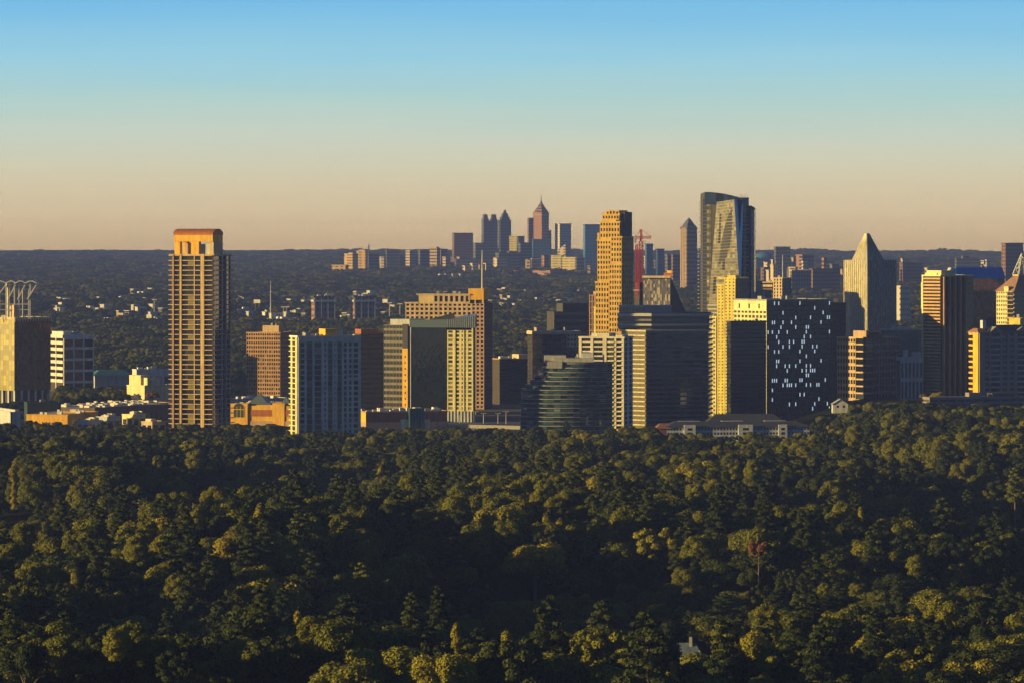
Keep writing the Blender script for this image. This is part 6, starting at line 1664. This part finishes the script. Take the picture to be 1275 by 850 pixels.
for q, (pxx, yt, k, lb) in enumerate(((4, 500, 0, 'leftmost dark broad tree before the columns of the glass office'), (22, 498, 1, 'lumpy dark tree hiding the middle columns of the glass office'), (40, 501, 0, 'dark broad tree left of the dark green shed'), (58, 503, 6, 'ragged dark tree right above the dark green shed'))):
    one(k, pxx, yt, 3630, 1.25, LEAF_DARK, lb)
def woods(name, x, y, z, kd_, sxy, sz):
    """the uncounted rest of the wood: one object that scatters the crowns"""
    me = bpy.data.meshes.new(name); n = len(x)
    hk_ = np.array([KINDS[k][3] for k in kd_]); cz_ = np.minimum(sz, sxy*1.02); z = z + hk_*(sz - cz_); sz = cz_
    me.vertices.add(n); me.vertices.foreach_set('co', np.stack([x, y, z], 1).astype(np.float32).ravel())
    for nm, tp, arr in (("tree_kind", 'INT', kd_.astype(np.int32)), ("turn", 'FLOAT', (nrg.random(n)*6.28).astype(np.float32)), ("wide", 'FLOAT', sxy.astype(np.float32)), ("high", 'FLOAT', sz.astype(np.float32))):
        a = me.attributes.new(nm, tp, 'POINT'); a.data.foreach_set('value', arr)
    o = bpy.data.objects.new(name, me); C.objects.link(o); o['kind'] = 'stuff'
    ng = bpy.data.node_groups.new(name, 'GeometryNodeTree')
    ng.interface.new_socket('Geometry', in_out='INPUT', socket_type='NodeSocketGeometry'); ng.interface.new_socket('Geometry', in_out='OUTPUT', socket_type='NodeSocketGeometry')
    gi = node(ng, 'NodeGroupInput'); go_ = node(ng, 'NodeGroupOutput'); jn = node(ng, 'GeometryNodeJoinGeometry')
    def attr(nm, tp): a = node(ng, 'GeometryNodeInputNamedAttribute', data_type=tp); a.inputs[0].default_value = nm; return a
    ak, at, aw, ah = attr('tree_kind', 'INT'), attr('turn', 'FLOAT'), attr('wide', 'FLOAT'), attr('high', 'FLOAT')
    rot = node(ng, 'ShaderNodeCombineXYZ'); ng.links.new(at.outputs[0], rot.inputs[2])
    scl = node(ng, 'ShaderNodeCombineXYZ'); ng.links.new(aw.outputs[0], scl.inputs[0]); ng.links.new(aw.outputs[0], scl.inputs[1]); ng.links.new(ah.outputs[0], scl.inputs[2])
    for k, src in CROWN_SRC.items():
        cmp_ = node(ng, 'FunctionNodeCompare', data_type='INT', operation='EQUAL'); cmp_.inputs[3].default_value = k
        ng.links.new(ak.outputs[0], cmp_.inputs[2])
        oi = node(ng, 'GeometryNodeObjectInfo', transform_space='ORIGINAL'); oi.inputs['Object'].default_value = src; oi.inputs['As Instance'].default_value = True
        ip = node(ng, 'GeometryNodeInstanceOnPoints')
        ng.links.new(gi.outputs[0], ip.inputs['Points']); ng.links.new(cmp_.outputs[0], ip.inputs['Selection']); ng.links.new(oi.outputs['Geometry'], ip.inputs['Instance'])
        ng.links.new(rot.outputs[0], ip.inputs['Rotation']); ng.links.new(scl.outputs[0], ip.inputs['Scale']); ng.links.new(ip.outputs[0], jn.inputs[0])
    ng.links.new(jn.outputs[0], go_.inputs[0])
    md = o.modifiers.new("scatter", 'NODES'); md.node_group = ng
    return o
r = ~own
woods("forest", fx[r], fy[r], fz[r], kd[r], sc_xy[r], sc_z[r])
# groves between the buildings and the woods running on to the horizon
ax, ay = scatter(2960, 4500, 13, 15, 60, .132)
kp = clear_of(ax, ay, 3); ax, ay = ax[kp], ay[kp]
pav_ = (ax > -285) & (ax < 555) & (ay > 3130) & (ay < 4050); lot = (ax < -255) & (XC + ax*F/ay > 76) & (ay > 3330) & (ay < 3720)
road = (ax > -140) & (ax < 70) & (ay > 3230) & (ay < 3600)
kp = ~(road | (pav_ & (nrg.random(len(ax)) < .35)) | (lot & (nrg.random(len(ax)) < .72))); ax, ay = ax[kp], ay[kp]
ak = nrg.choice([0, 1, 4, 6], len(ax)); aw = .65 + .35*nrg.random(len(ax)); ah = .45 + .4*nrg.random(len(ax))
lot = (ax < -255) & (ay > 3250) & (ay < 3760); ah = np.where(lot, ah*.6, ah); aw = np.where(lot, aw*.6, aw)
apx = XC + ax*F/ay; ahk = np.array([KINDS[k][3] for k in ak]); az_ = ground_z(ax, ay)
cap = (EYE - (np.interp(apx, [-400, 60, 70, 150, 160, 215, 280, 640, 1000, 1060, 1150, 1700], [507, 507, 480, 480, 496, 520, 528, 530, 530, 500, 500, 508]) + 8*(vnoise(apx/11, ay/60, 78) - .4) - YH)*ay/F - az_)/ahk
ah = np.minimum(ah, cap); kp = ah > .16; ax, ay, ak, aw, ah = [a[kp] for a in (ax, ay, ak, aw, ah)]
bx, by = scatter(4500, 21000, 15, 62, 120, .140)
gap = (vnoise(bx/420, by/170, 41) > .73) & (by > 5600) & (by < 9500)
kp = clear_of(bx, by, 4) & ~gap; bx, by = bx[kp], by[kp]
bk = nrg.choice([0, 1, 4, 6], len(bx)); grow = np.interp(by, [4500, 9000, 21000], [.95, 1.7, 4.2]); bw = grow*(.75 + .5*nrg.random(len(bx))); bh = np.interp(by, [4500, 9000, 21000], [.75, .95, 1.7])*(.6 + .6*vnoise(bx/240, by/300, 42) + .25*nrg.random(len(bx)))
X_, Y_ = np.concatenate([ax, bx]), np.concatenate([ay, by])
woods("distant_woods", X_, Y_, ground_z(X_, Y_) - .5, np.concatenate([ak, bk]), np.concatenate([aw, bw]), np.concatenate([ah, bh]))
print("TREES", len(fx), len(X_))
